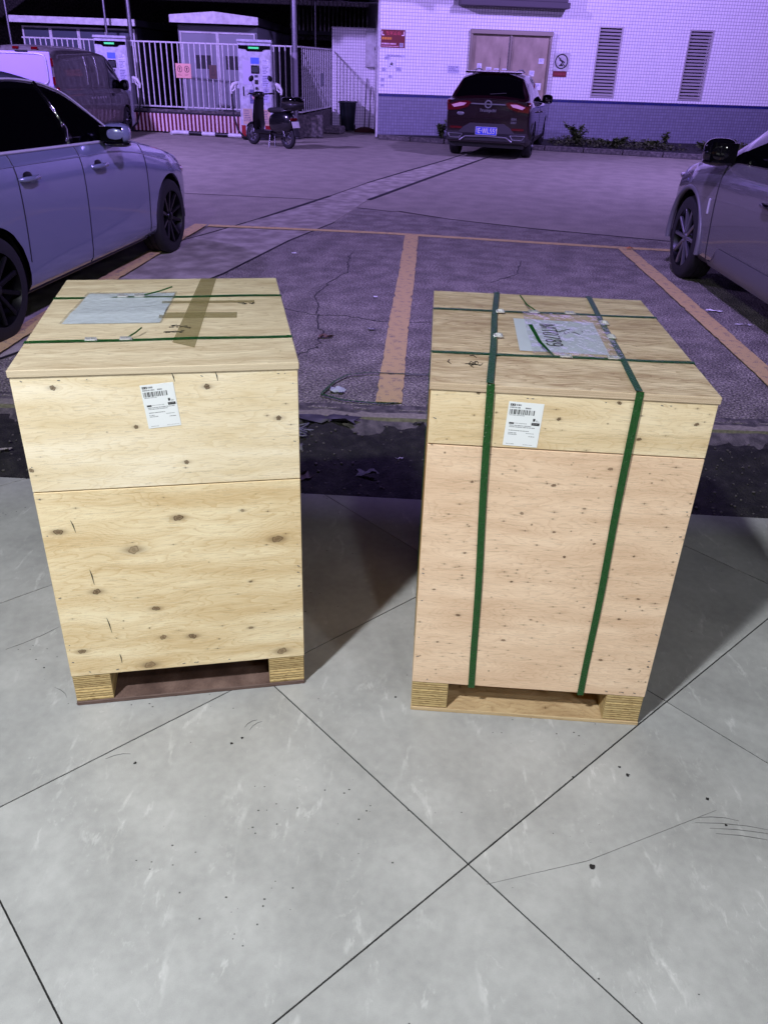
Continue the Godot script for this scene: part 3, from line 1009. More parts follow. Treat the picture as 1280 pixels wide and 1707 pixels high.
	ring.prism(PackedVector2Array([Vector2(-0.06, 0.03), Vector2(-0.035, 0.11), Vector2(-0.015, 0.06), Vector2(0.09, 0.0), Vector2(0.08, -0.03), Vector2(0.0, 0.01)]), 0.0025, Transform3D(Basis(), Vector3(0, 0, 0.006)))
	part(sg, "sign_symbol", ring, M.ink)
	var ri := Image.create(64, 20, false, Image.FORMAT_RGB8)
	ri.fill(Color(0.42, 0.03, 0.07))
	print_rows(ri, Rect2i(8, 7, 48, 7), 1, Color(0.55, 0.15, 0.2), 9, 0.9)
	part(sg, "red_strip", board(Sh.new(), Vector3(-0.01, -0.28, 0), 0.36, 0.13, 0.01), pic(ri))
	# raised planted strip at the foot of the wall
	var kerb := PackedVector2Array([Vector2(-0.55, -23.7), Vector2(-0.5, -23.1), Vector2(1.2, -22.4), Vector2(3.6, -21.5), Vector2(7.2, -20.6), Vector2(15, -19.4), Vector2(15, -25.5), Vector2(5, -24.6)])
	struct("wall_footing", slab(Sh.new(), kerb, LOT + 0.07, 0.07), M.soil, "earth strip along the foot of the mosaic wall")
	var ks := Sh.new()
	for k in range(1, 5):
		var p := kerb[k]
		var q := kerb[k + 1]
		var n := maxi(1, int((q - p).length() / 0.8))
		for m in n:
			var a := p.lerp(q, (m + 0.012) / n)
			var c := p.lerp(q, (m + 0.988) / n)
			ks.bar(Vector3(a.x, LOT + 0.055, a.y + 0.05), Vector3(c.x, LOT + 0.055, c.y + 0.05), 0.12, 0.12, 0.012)
	struct("wall_kerb", ks, M.kerb, "low kerb stones before the mosaic wall")


func back_yard() -> void:
	# set-back tiled wall beside the main building
	var pw := thing("tiled_side_wall", "set-back mosaic wall between the fence and the building", "wall", Vector3(-1.27, LOT, -26.2))
	part(pw, "wall", Sh.new().box(Vector3(0, 1.28, 0), Vector3(1.34, 2.56, 0.3)), M.mosaic_white)
	part(pw, "coping", Sh.new().box(Vector3(0, 2.575, 0), Vector3(1.38, 0.03, 0.34), 0.006), M.white_paint)
	var eb := thing("meter_box", "pale metal meter box at the top of the set-back wall", "box", Vector3(-0.82, 1.92, -25.97))
	part(eb, "case", Sh.new().box(Vector3.ZERO, Vector3(0.34, 0.88, 0.16), 0.01), M.white_paint)
	part(eb, "door", Sh.new().box(Vector3(0, 0, 0.085), Vector3(0.3, 0.82, 0.012), 0.004), M.white_paint)
	part(eb, "latch", Sh.new().box(Vector3(0.1, 0.02, 0.098), Vector3(0.02, 0.07, 0.014), 0.003), M.dark_metal)
	var bin := thing("rubbish_bin", "dark green wheeled bin before the set-back mosaic wall", "bin", Vector3(-1.45, LOT, -25.55))
	var gb := mat(Color(0.05, 0.10, 0.11), 0.5)
	part(bin, "body", Sh.new().lathe([Vector2(0, 0.03), Vector2(0.24, 0.03), Vector2(0.33, 0.72), Vector2(0.31, 0.72), Vector2(0.23, 0.06), Vector2(0, 0.06)], 4, Transform3D(Basis(Vector3.UP, PI / 4), Vector3.ZERO), false), gb)
	part(bin, "lid", Sh.new().box(Vector3(0, 0.745, 0.0), Vector3(0.52, 0.045, 0.52), 0.015), gb)
	part(bin, "handle", Sh.new().tube([Vector3(-0.18, 0.72, -0.3), Vector3(0.18, 0.72, -0.3)], 0.014, 8), gb)
	for s in [-1, 1]:
		part(bin, "wheel", Sh.new().lathe([Vector2(0, -0.02), Vector2(0.08, -0.02), Vector2(0.08, 0.02), Vector2(0, 0.02)], 14, Transform3D(Basis(Vector3.BACK, PI / 2), Vector3(s * 0.19, 0.08, -0.2))), M.rubber)
	for k in 2:
		solo("propped_stick", Sh.new().tube([Vector3(0, 0, 0), Vector3(0.03, 0.8, -0.2), Vector3(0.05, 1.35 - k * 0.2, -0.33)], 0.014, 6), M.dark_metal, ["longer dark stick leaning on the set-back wall", "shorter dark stick leaning by the wall's corner"][k], "stick", Vector3(-0.98 + k * 0.13, LOT, -25.66), 0.0, "sticks leaning on the wall")
	solo("earth_heap", Sh.new().blob(Vector3(0, 0.02, 0), Vector3(0.32, 0.12, 0.2), 1.1, Basis(), 8, 14), mat(Color(0.25, 0.12, 0.09), 0.95), "small reddish heap beside the green bin", "heap", Vector3(-0.95, LOT, -25.3), 0.3)
	var blk := solo("concrete_block", Sh.new().box(Vector3(0, 0.27, 0), Vector3(0.62, 0.54, 0.6), 0.03), M.kerb, "rough concrete block under the fence's right end", "block", Vector3(-2.25, LOT, -22.9), 0.1)
	blk.set_meta("group", "")
	solo("broken_slab", Sh.new().box(Vector3(0, 0.1, 0), Vector3(0.7, 0.2, 0.5), 0.04), M.kerb, "low broken slab behind the concrete block", "slab", Vector3(-1.85, LOT, -24.4), -0.2)
	# fence
	var bar_l := Sh.new().box(Vector3(0, 0, 0), Vector3(0.028, 1.46, 0.02), 0.005).mesh()
	var A := Vector3(-9.6, 0, -23.35)
	var B := Vector3(-2.46, 0, -22.45)
	var C := Vector3(-1.95, 0, -25.9)
	for run in [[A, B, 50, "white upright bar fence behind the van and chargers", "bar"], [B, C, 17, "white bar fence running back to the set-back wall", "bar"]]:
		var d: Vector3 = run[1] - run[0]
		var f := thing("bar_fence", run[3], "fence", run[0] + Vector3(0, LOT, 0), atan2(-d.z, d.x), "white bar fences")
		var len := d.length()
		part(f, "top_rail", Sh.new().box(Vector3(len / 2, 2.03, 0), Vector3(len, 0.035, 0.03), 0.006), M.white_paint)
		part(f, "bottom_rail", Sh.new().box(Vector3(len / 2, 0.6, 0), Vector3(len, 0.035, 0.03), 0.006), M.white_paint)
		part(f, "kerb_wall", Sh.new().box(Vector3(len / 2, 0.27, -0.03), Vector3(len, 0.54, 0.12), 0.01), M.kerb)
		for k in run[2]:
			part(f, run[4], bar_l, M.white_paint, Transform3D(Basis(), Vector3((k + 0.5) * len / run[2], 1.31, 0.026)))
	# pink and brown warning plates wired to the fence
	for k in 2:
		var wi := Image.create(100, 72, false, Image.FORMAT_RGB8)
		wi.fill([Color(0.85, 0.62, 0.55), Color(0.27, 0.17, 0.13)][k])
		if k == 0:
			for c in [26, 72]:
				for q in 40:
					var a := TAU * q / 40.0
					wi.fill_rect(Rect2i(int(c + cos(a) * 15), int(26 + sin(a) * 15), 3, 3), Color(0.2, 0.1, 0.12))
				wi.fill_rect(Rect2i(c - 6, 20, 14, 4), Color(0.2, 0.1, 0.12))
				wi.fill_rect(Rect2i(c - 2, 24, 6, 12), Color(0.2, 0.1, 0.12))
			print_rows(wi, Rect2i(12, 52, 30, 10), 2, Color(0.5, 0.25, 0.25), 1)
			print_rows(wi, Rect2i(58, 52, 30, 10), 2, Color(0.5, 0.25, 0.25), 2)
		else:
			for q in 22:
				wi.fill_rect(Rect2i(50 - q, 8 + q * 2, 3, 3), Color(0.07, 0.05, 0.04))
				wi.fill_rect(Rect2i(50 + q, 8 + q * 2, 3, 3), Color(0.07, 0.05, 0.04))
			wi.fill_rect(Rect2i(27, 50, 48, 4), Color(0.07, 0.05, 0.04))
			wi.fill_rect(Rect2i(48, 26, 5, 18), Color(0.07, 0.05, 0.04))
		var px := [-5.42, -4.66][k] as float
		solo("warning_plate", board(Sh.new(), Vector3.ZERO, [0.40, 0.2][k], [0.32, 0.3][k], 0.008), pic(wi), ["pink plate with two round pictograms on the fence", "dark brown plate with a triangle on the fence"][k], "plate", Vector3(px, 1.27, -23.35 + 0.126 * (px + 9.6) + 0.06), -0.125)
	var gp := solo("gate_plate", board(Sh.new(), Vector3.ZERO, 0.3, 0.32, 0.008), M.grey_paint, "grey blank plate on the fence near the set-back wall", "plate", Vector3(-2.1, 1.15, -24.55), 1.2)
	gp.set_meta("group", "")
	# red and white board and kerb pole in front of the fence
	var st := Image.create(640, 64, false, Image.FORMAT_RGB8)
	st.fill(Color(0.33, 0.05, 0.08))
	for k in 32:
		st.fill_rect(Rect2i(k * 20, 0, 9, 64), Color(0.82, 0.74, 0.74))
	var rb := thing("striped_board", "low red and white striped board before the fence", "barrier", Vector3(-5.25, LOT, -22.62), -0.125)
	part(rb, "board", Sh.new().box(Vector3(0, 0.24, 0), Vector3(3.3, 0.42, 0.03), 0.004), pic(st, 0.45))
	part(rb, "top_rail", Sh.new().box(Vector3(0, 0.47, 0), Vector3(3.34, 0.04, 0.05), 0.006), M.dark_metal)
	for k in 5:
		part(rb, "foot", Sh.new().box(Vector3(-1.5 + k * 0.75, 0.02, 0.02), Vector3(0.06, 0.04, 0.2), 0.004), M.dark_metal)
	var kp := thing("kerb_pole", "black and white banded pole lying on the ground by the charger", "pole", Vector3(-5.6, LOT + 0.055, -22.25), -0.25)
	for k in 6:
		part(kp, "band", Sh.new().tube([Vector3(k * 0.36, 0, 0), Vector3(k * 0.36 + 0.36, 0, 0)], 0.05, 12), M.white_paint if k % 2 == 0 else M.black)
	part(kp, "end_bend", Sh.new().tube([Vector3(0, 0, 0), Vector3(-0.07, -0.01, 0.03), Vector3(-0.1, -0.03, 0.1)], [0.05, 0.05, 0.045], 12), M.white_paint)
	# cabins behind the fence
	for k in 2:
		var x0: float = [-10.2, -6.02][k]
		var x1: float = [-6.92, -3.72][k]
		var z0 := -24.6
		var cw := x1 - x0
		var c := thing("equipment_cabin", ["wide cabin with four dark panels behind the van", "white cabin with low gable roof behind the fence"][k], "cabin", Vector3((x0 + x1) / 2, LOT, z0))
		part(c, "body", Sh.new().box(Vector3(0, 1.24 if k == 1 else 1.185, -3.6), Vector3(cw - 0.2, 2.48 if k == 1 else 2.37, 7.2), 0.01), M.grey_paint if k == 1 else M.dark_metal)
		var g := 0.10 if k == 1 else 0.0
		var roof := PackedVector2Array([Vector2(-cw / 2, 2.5), Vector2(cw / 2, 2.5), Vector2(cw / 2, 2.67), Vector2(0, 2.67 + g), Vector2(-cw / 2, 2.67)])
		if k == 0:
			roof = PackedVector2Array([Vector2(-cw / 2, 2.38), Vector2(cw / 2, 2.38), Vector2(cw / 2, 2.53), Vector2(-cw / 2, 2.53)])
		part(c, "roof", Sh.new().prism(roof, 7.7, Transform3D(Basis(), Vector3(0, 0, -7.3))), M.dark_metal)
		part(c, "roof_fascia", Sh.new().prism(roof, 0.03, Transform3D(Basis(), Vector3(0, 0, 0.402))), M.white_paint)
		var n := [4, 2][k] as int
		var pwid := (cw - 0.3) / n
		for q in n:
			var cx := -cw / 2 + 0.15 + pwid * (q + 0.5)
			var p := part(c, "panel", Sh.new().box(Vector3(cx, 1.2, 0.025), Vector3(pwid - 0.08, 2.2, 0.03), 0.004), M.grey_paint if k == 1 else mat(Color(0.24, 0.27, 0.31), 0.3))
			part(p, "panel_frame", Sh.new().box(Vector3(cx - pwid / 2 + 0.02, 1.2, 0.03), Vector3(0.04, 2.24, 0.06), 0.006).box(Vector3(cx + pwid / 2 - 0.02, 1.2, 0.03), Vector3(0.04, 2.24, 0.06), 0.006).box(Vector3(cx, 2.3, 0.03), Vector3(pwid - 0.08, 0.04, 0.06), 0.006), M.white_paint)
			if k == 1:
				part(p, "vent", Sh.new().box(Vector3(cx + (0.1 if q == 0 else -0.1), 1.62, 0.045), Vector3(0.42, 0.32, 0.012), 0.003), M.dark_metal)
	# poles that carry the shed roof
	var poles := [[-10.25, -24.2, 0.03, "thin pole at the far left behind the van"], [-7.6, -23.9, 0.03, "thin pole behind the smaller charger"], [-6.95, -23.8, 0.055, "thick pole right of the smaller charger"], [-2.56, -22.25, 0.065, "thick grey pole rising behind the parked scooter"], [-2.55, -27.6, 0.035, "thin pole between fence and set-back wall"]]
	for p in poles:
		var o := thing("roof_pole", p[3], "pole", Vector3(p[0], LOT, p[1]), 0.0, "poles under the shed roof")
		part(o, "post", Sh.new().tube([Vector3.ZERO, Vector3(0, 3.75, 0)], p[2], 12), M.steel)
		part(o, "foot", Sh.new().box(Vector3(0, 0.01, 0), Vector3(0.2, 0.02, 0.2), 0.003), M.dark_metal)
	var sb := Image.create(24, 160, false, Image.FORMAT_RGB8)
	sb.fill(Color(0.7, 0.7, 0.75))
	print_rows(sb, Rect2i(3, 5, 18, 120), 14, Color(0.15, 0.2, 0.4), 44, 0.7)
	var bl := solo("pole_sticker", Sh.new().lathe([Vector2(0.068, 0.0), Vector2(0.068, 1.0)], 12), mat(Color(0.5, 0.48, 0.52), 0.5), "paper wrapped round the thick grey pole", "sticker", Vector3(-2.56, 0.75, -22.25))
	bl.set_meta("group", "")
	# roof and dark yard beyond
	var sh := thing("shed_roof", "dark open shed roof above the cabins", "roof", Vector3(-7.2, 3.6, -28))
	part(sh, "sheet", Sh.new().box(Vector3(0, 0.1, 0), Vector3(13.2, 0.06, 12.5)), M.dark_metal)
	for k in 9:
		part(sh, "rafter", Sh.new().box(Vector3(-6 + k * 1.5, 0.0, 0), Vector3(0.08, 0.14, 12.4), 0.005), M.dark_metal)
	for k in 3:
		part(sh, "purlin", Sh.new().box(Vector3(0, -0.12, -4.6 + k * 4.6), Vector3(13.2, 0.1, 0.08), 0.005), M.dark_metal)
	solo("yard_wall", Sh.new().box(Vector3(0, 3, 0), Vector3(24, 6, 0.3)), M.kerb, "dark wall closing the yard behind the cabins", "wall", Vector3(-9, LOT, -36.5))
	var rl := thing("upper_railing", "thin pale railing high above the set-back wall", "railing", Vector3(-3.9, 2.5, -33))
	part(rl, "rail", Sh.new().box(Vector3(1.7, 0.95, 0), Vector3(3.6, 0.04, 0.04)), M.steel)
	part(rl, "floor_edge", Sh.new().box(Vector3(1.7, -0.05, -0.3), Vector3(3.8, 0.12, 0.8)), M.dark_metal)
	var bm := Sh.new().box(Vector3.ZERO, Vector3(0.025, 0.94, 0.025)).mesh()
	for k in 24:
		part(rl, "baluster", bm, M.white_paint, Transform3D(Basis(), Vector3(k * 0.15 - 0.02, 0.47, 0)))
	solo("overhead_wire", Sh.new().tube([Vector3(-2.0, 3.02, -24.6), Vector3(-1.3, 2.93, -24.3), Vector3(-0.58, 2.92, -23.95)], 0.012, 5), M.steel, "pale wire running to the building's corner", "wire")


# ---------------------------------------------------------------- crates
func label_print(sd: int) -> Image:
	var im := Image.create(228, 324, false, Image.FORMAT_RGB8)
	im.fill(Color(0.9, 0.91, 0.92))
	var k := Color(0.06, 0.06, 0.07)
	var g := Color(0.45, 0.46, 0.48)
	im.fill_rect(Rect2i(12, 14, 34, 16), k)
	im.fill_rect(Rect2i(18, 18, 6, 8), Color(0.8, 0.8, 0.8))
	im.fill_rect(Rect2i(33, 19, 8, 7), Color(0.8, 0.8, 0.8))
	print_rows(im, Rect2i(52, 16, 44, 14), 1, Color(0.25, 0.25, 0.27), sd, 0.9)
	print_rows(im, Rect2i(12, 36, 84, 12), 1, g, sd + 1, 0.9)
	print_rows(im, Rect2i(112, 36, 50, 12), 1, Color(0.3, 0.3, 0.32), sd + 2, 0.9)
	rng.seed = 17
	var x := 12
	while x < 170:
		var w := rng.randi_range(2, 7)
		im.fill_rect(Rect2i(x, 54, w, 36), k)
		x += w + rng.randi_range(2, 7)
	print_rows(im, Rect2i(14, 94, 118, 6), 1, g, sd + 3, 0.9)
	im.fill_rect(Rect2i(172, 112, 14, 20), k)
	print_rows(im, Rect2i(192, 124, 22, 14), 2, k, sd + 4)
	im.fill_rect(Rect2i(166, 142, 52, 20), k)
	print_rows(im, Rect2i(172, 148, 40, 8), 1, Color(0.75, 0.75, 0.76), sd + 5)
	im.fill_rect(Rect2i(20, 150, 32, 12), k)
	print_rows(im, Rect2i(58, 152, 90, 8), 1, g, sd + 6)
	print_rows(im, Rect2i(24, 168, 184, 22), 2, g, sd + 7)
	print_rows(im, Rect2i(24, 206, 150, 10), 1, Color(0.3, 0.3, 0.32), sd + 8)
	print_rows(im, Rect2i(24, 224, 60, 22), 2, g, sd + 9)
	print_rows(im, Rect2i(140, 222, 76, 8), 1, g, sd + 10)
	print_rows(im, Rect2i(160, 244, 54, 9), 1, k, sd + 11)
	print_rows(im, Rect2i(20, 308, 60, 6), 1, Color(0.25, 0.25, 0.27), sd + 12)
	print_rows(im, Rect2i(132, 308, 84, 6), 1, g, sd + 13)
	return im


# a flat strap along x or z on the lid, w wide, with a slight sag between its ends
func strap_run(a: Vector3, b: Vector3, w: float, nrm: Vector3, seed_at: int) -> Sh:
	var g := []
	var d := (b - a).normalized()
	var s := d.cross(nrm).normalized()
	rng.seed = seed_at
	var ph := rng.randf() * 6.0
	for i in 33:
		var t := i / 32.0
		var p := a.lerp(b, t) + s * 0.0012 * sin(t * 9.0 + ph) + nrm * 0.0006 * (1.0 + sin(t * 14.0 + ph))
		g.append([p - s * w / 2 - nrm * 0.0008, p - s * w / 2 * 0.94, p + s * w / 2 * 0.94, p + s * w / 2 - nrm * 0.0008])
	return Sh.new().sheet(g, nrm)


func buckle(parent: Node, at: Vector3, turn: float) -> void:
	var b := Sh.new()
	var B := Basis(Vector3.UP, turn)
	b.box(at + B * Vector3(0, 0.003, 0), Vector3(0.026, 0.0035, 0.022), 0.001, B)
	for k in 3:
		b.tube([at + B * Vector3(-0.012 + k * 0.012, 0.002, -0.012), at + B * Vector3(-0.012 + k * 0.012, 0.0052, -0.004), at + B * Vector3(-0.010 + k * 0.012, 0.0054, 0.004), at + B * Vector3(-0.008 + k * 0.012, 0.002, 0.012)], 0.0016, 5)
	part(parent, "strap_buckle", b, M.chrome)


func ply_edge(sd: int) -> StandardMaterial3D:
	var im := Image.create(96, 96, false, Image.FORMAT_RGB8)
	rng.seed = sd
	var y := 0
	while y < 96:
		var h := rng.randi_range(6, 10)
		var k := rng.randf_range(0.86, 1.08)
		im.fill_rect(Rect2i(0, y, 96, h - 2), Color(0.80 * k, 0.70 * k, 0.50 * k))
		im.fill_rect(Rect2i(0, y + h - 2, 96, 2), Color(0.38, 0.28, 0.16))
		for q in 10:
			im.fill_rect(Rect2i(rng.randi() % 96, y + rng.randi() % h, rng.randi_range(3, 14), 1), Color(0.55, 0.44, 0.28))
		y += h
	return wood(tex(im), 0.75)


func crate_body(o: Node3D, w: float, d: float, h: float, seam: float, tu: ImageTexture, tl: ImageTexture, tt: ImageTexture, ts: ImageTexture, inner: StandardMaterial3D, sd: int) -> void:
	var hb := 0.105
	var th := 0.016
	var lid := 0.017
	var F := d / 2
	var up_y := h - lid
	var mu := wood(tu)
	var ml := wood(tl)
	var ms := wood(ts)
	part(o, "front_panel", Sh.new().box(Vector3(0, (seam + up_y) / 2 + 0.0008, F - th / 2), Vector3(w, up_y - seam - 0.0016, th), 0.0012), mu).set_meta("label", "pale upper front panel")
	part(o, "front_panel", Sh.new().box(Vector3(0, (seam + hb) / 2 - 0.0008, F - th / 2 - 0.0004), Vector3(w, seam - hb - 0.0016, th), 0.0012), ml).set_meta("label", "warmer lower front panel")
	for s in [-1, 1]:
		part(o, "side_panel", Sh.new().box(Vector3(s * (w / 2 - th / 2 - 0.001), (hb + up_y) / 2, -th * 0.5 + 0.0), Vector3(th, up_y - hb - 0.001, d - th * 2.0 - 0.002), 0.0012), ms)
	part(o, "back_panel", Sh.new().box(Vector3(0, (hb + up_y) / 2, -F + th / 2), Vector3(w - 0.002, up_y - hb - 0.001, th), 0.0012), ms)
	part(o, "lid", Sh.new().box(Vector3(0, h - lid / 2, 0.001), Vector3(w + 0.006, lid, d + 0.006), 0.0015), wood(tt, 0.5))
	part(o, "floor_panel", Sh.new().box(Vector3(0, hb - 0.009, -0.01), Vector3(w - 0.02, 0.016, d - 0.04)), ms)
	var pe := ply_edge(sd)
	for s in [-1, 1]:
		part(o, "skid", Sh.new().box(Vector3(s * (w / 2 - 0.051), 0.0585, -0.001), Vector3(0.1, 0.0905, d - 0.004), 0.0015), pe)
	# nails and staples that hold the panels
	var st := Sh.new()
	rng.seed = sd + 90
	for k in 26:
		var ed := k % 4
		var t := rng.randf_range(0.03, 0.97)
		var px := (-w / 2 + 0.009 + rng.randf() * 0.004) if ed == 0 else ((w / 2 - 0.009 - rng.randf() * 0.004) if ed == 1 else (t - 0.5) * w)
		var py := lerpf(hb, up_y, t) if ed < 2 else ((up_y - 0.01) if ed == 2 else (hb + 0.012))
		st.box(Vector3(px, py, F + 0.0002), Vector3(rng.randf_range(0.002, 0.008), 0.0016, 0.0012), 0.0, Basis(Vector3.BACK, rng.randf_range(-0.6, 0.6)))
	part(o, "staples", st, M.steel).set_meta("kind", "stuff")
	part(o, "base_board", Sh.new().box(Vector3(0, 0.0065, 0), Vector3(w, 0.013, d), 0.0015), inner)
	# the boards that tie the skids across, seen through the opening
	part(o, "cross_board", Sh.new().box(Vector3(0, 0.05, -0.16), Vector3(w - 0.206, 0.072, 0.018), 0.002), inner)


func crates() -> void:
	var w := 0.638
	var d := 0.83
	var cream := Color(0.95, 0.90, 0.80)
	var cream2 := Color(0.86, 0.78, 0.63)
	var honey := Color(0.86, 0.74, 0.52)
	var honey2 := Color(0.72, 0.55, 0.33)
	var pink := Color(0.93, 0.825, 0.715)
	var pink2 := Color(0.83, 0.70, 0.58)
	var side := veneer(0.5, 0.5, honey, honey2, 61, [], 20, 0.3, 0.4)
	# ---- left crate
	var h := 0.984
	var s1 := 0.677
	var k_up := [[0.087, 0.939 - s1, 0.0055, 0.8, 0.6], [0.426, 0.93 - s1, 0.006, 0.85, 0.7], [0.589, 0.844 - s1, 0.0055, 0.85, 0.7], [0.256, 0.836 - s1, 0.0045, 0.85, 0.5], [0.363, 0.738 - s1, 0.005, 0.8, 0.5], [0.006, 0.736 - s1, 0.005, 0.8, 0.3]]
	var k_lo := []
	for q in [[0.329, 0.587, 0.011, 0.6, 1.0], [0.489, 0.597, 0.005, 0.5, 0.7], [0.039, 0.567, 0.010, 0.6, 1.0], [0.211, 0.501, 0.014, 0.35, 1.0], [0.574, 0.505, 0.013, 0.45, 1.0], [0.104, 0.381, 0.010, 0.65, 1.0], [0.246, 0.313, 0.009, 0.6, 0.9], [0.499, 0.377, 0.004, 0.7, 0.9], [0.255, 0.215, 0.009, 0.6, 0.5], [0.333, 0.21, 0.010, 0.6, 1.0], [0.492, 0.222, 0.0055, 0.5, 0.9], [0.04, 0.19, 0.009, 0.6, 0.9], [0.21, 0.123, 0.014, 0.35, 1.0], [0.575, 0.13, 0.013, 0.45, 0.9]]:
		k_lo.append([q[0], q[1] - 0.105, q[2] * 0.8, q[3], q[4]])
	var tu := veneer(w, h - 0.017 - s1, cream, cream2, 21, k_up, 14, 0.16, 0.35)
	var tl := veneer(w, s1 - 0.105, Color(0.94, 0.875, 0.735), Color(0.82, 0.71, 0.53), 22, k_lo, 40, 0.22, 0.4)
	var tt := veneer(w, d, Color(0.88, 0.83, 0.73), Color(0.72, 0.64, 0.53), 23, [], 60, 0.6, 0.3, 5.0)
	var red_in := mat(Color(0.50, 0.41, 0.38), 0.7)
	red_in.albedo_texture = cloud(256, 0.02, Color(0.55, 0.5, 0.5), Color(1, 1, 1), 26, 5, 0.1)
	var a1 := 0.1985
	var R := Vector3(cos(a1), 0, -sin(a1))
	var Bk := Vector3(-sin(a1), 0, -cos(a1))
	var o := thing("plywood_crate", "left plywood crate with brown tape and clear document sleeve on its lid", "crate", Vector3(-0.84, 0, -1.67) + R * w / 2 + Bk * d / 2, a1, "plywood crates on the tiles")
	crate_body(o, w, d, h, s1, tu, tl, tt, side, red_in, 31)
	var loc := func(x: float, y: float) -> Vector3: return Vector3(x - w / 2, y, d / 2)
	var top := func(x: float, back: float, lift := 0.0) -> Vector3: return Vector3(x - w / 2, h + lift, d / 2 - back)
	var lm := pic(label_print(500), 0.45)
	part(o, "shipping_label", board(Sh.new(), Vector3.ZERO, 0.0755, 0.108, 0.0008), lm, Transform3D(Basis(Vector3.BACK, 0.085), loc.call(0.318, 0.888) + Vector3(0, 0, 0.0006)))
	# dark gouges and saw cuts in the front
	var go := Sh.new()
	for q in [[0.073, 0.596, 0.08, 0.561], [0.097, 0.449, 0.102, 0.402], [0.118, 0.294, 0.125, 0.244], [0.136, 0.17, 0.138, 0.138], [0.350, 0.966, 0.355, 0.945], [0.448, 0.966, 0.452, 0.944]]:
		var p0: Vector3 = loc.call(q[0], q[1])
		var p1: Vector3 = loc.call(q[2], q[3])
		go.tube([p0, p0.lerp(p1, 0.4) + Vector3(0.001, 0, 0), p1], [0.0004, 0.0015, 0.0004], 5)
	part(o, "gouges", go, M.ink)
	# clear sleeve with a sheet of paper
	var pp := [top.call(0.089, 0.652), top.call(0.332, 0.646), top.call(0.305, 0.341), top.call(0.059, 0.348)]
	var g := []
	var gs := []
	var fn := noise(3.0, 3, 8)
	for i in 21:
		var row := []
		var row2 := []
		for j in 21:
			var p: Vector3 = pp[0].lerp(pp[1], j / 20.0).lerp(pp[3].lerp(pp[2], j / 20.0), i / 20.0)
			var hh := 0.002 + 0.0012 * sin(i * 0.55 + 0.05 * j) + 0.0008 * fn.get_noise_2d(j * 0.02, i * 0.08)
			row.append(p + Vector3(0, maxf(0.0012, hh), 0))
			var p2: Vector3 = p + (p - (pp[0] + pp[2]) / 2) * 0.05
			row2.append(p2 + Vector3(0, maxf(0.002, hh) + 0.0012, 0))
		g.append(row)
		gs.append(row2)
	part(o, "document_sheet", Sh.new().sheet(g, Vector3.UP), mat(Color(0.80, 0.83, 0.88), 0.5))
	part(o, "clear_sleeve", Sh.new().sheet(gs, Vector3.UP), M.film)
	# brown tape
	var tape := func(q: Array, lift: float) -> Sh:
		var s := Sh.new()
		s.quad(top.call(q[0].x, q[0].y, lift), top.call(q[1].x, q[1].y, lift), top.call(q[2].x, q[2].y, lift), top.call(q[3].x, q[3].y, lift), Vector3.UP)
		return s
	part(o, "brown_tape", tape.call([Vector2(0.404, 0.83), Vector2(0.452, 0.83), Vector2(0.400, 0.125), Vector2(0.345, 0.17)], 0.0012), M.brown_tape).set_meta("label", "broad tape from back to front")
	part(o, "brown_tape", tape.call([Vector2(0.30, 0.438), Vector2(0.508, 0.43), Vector2(0.506, 0.375), Vector2(0.30, 0.385)], 0.0018), M.brown_tape)
	part(o, "brown_tape", tape.call([Vector2(0.30, 0.56), Vector2(0.56, 0.555), Vector2(0.56, 0.53), Vector2(0.30, 0.535)], 0.0015), M.brown_tape)
	part(o, "green_strap", strap_run(top.call(-0.003, 0.605, 0.0025), top.call(w + 0.003, 0.605, 0.0025), 0.016, Vector3.UP, 3), M.strap)
	part(o, "green_strap", strap_run(top.call(-0.003, 0.195, 0.0025), top.call(w + 0.003, 0.195, 0.0025), 0.016, Vector3.UP, 4), M.strap)
	for s in [-1.0, 1.0]:
		for bk in [0.605, 0.195]:
			part(o, "green_strap", strap_run(Vector3(s * (w / 2 + 0.004), h, d / 2 - bk), Vector3(s * (w / 2 + 0.002), 0.1, d / 2 - bk), 0.016, Vector3(s, 0, 0), 5), M.strap)
	for q in [[0.185, 0.611], [0.232, 0.611], [0.150, 0.2], [0.232, 0.2]]:
		buckle(o, top.call(q[0], q[1], 0.002), 0.0)
	part(o, "strap_tail", Sh.new().tube([top.call(0.236, 0.612, 0.004), top.call(0.29, 0.625, 0.014), top.call(0.325, 0.65, 0.02)], 0.0022, 5), M.strap)
	part(o, "strap_tail", Sh.new().tube([top.call(0.235, 0.205, 0.004), top.call(0.255, 0.222, 0.012), top.call(0.268, 0.25, 0.016)], 0.002, 5), M.strap)
	# pen marks on the lid
	scrawl(o, top.call(0.36, 0.30, 0.0022), 0.055, 61, 0.5)
	scrawl(o, top.call(0.355, 0.255, 0.0022), 0.05, 62, 0.5)
	scrawl(o, top.call(0.535, 0.52, 0.0014), 0.045, 63, 0.4)
	# ---- right crate
	h = 0.981
	var s2 := 0.829
	var ku2 := []
	for q in [[0.106, 0.962], [0.421, 0.955], [0.293, 0.908], [0.48, 0.869], [0.6, 0.913]]:
		ku2.append([q[0], q[1] - s2, 0.004, 0.9, 0.5])
	var kl2 := []
	rng.seed = 404
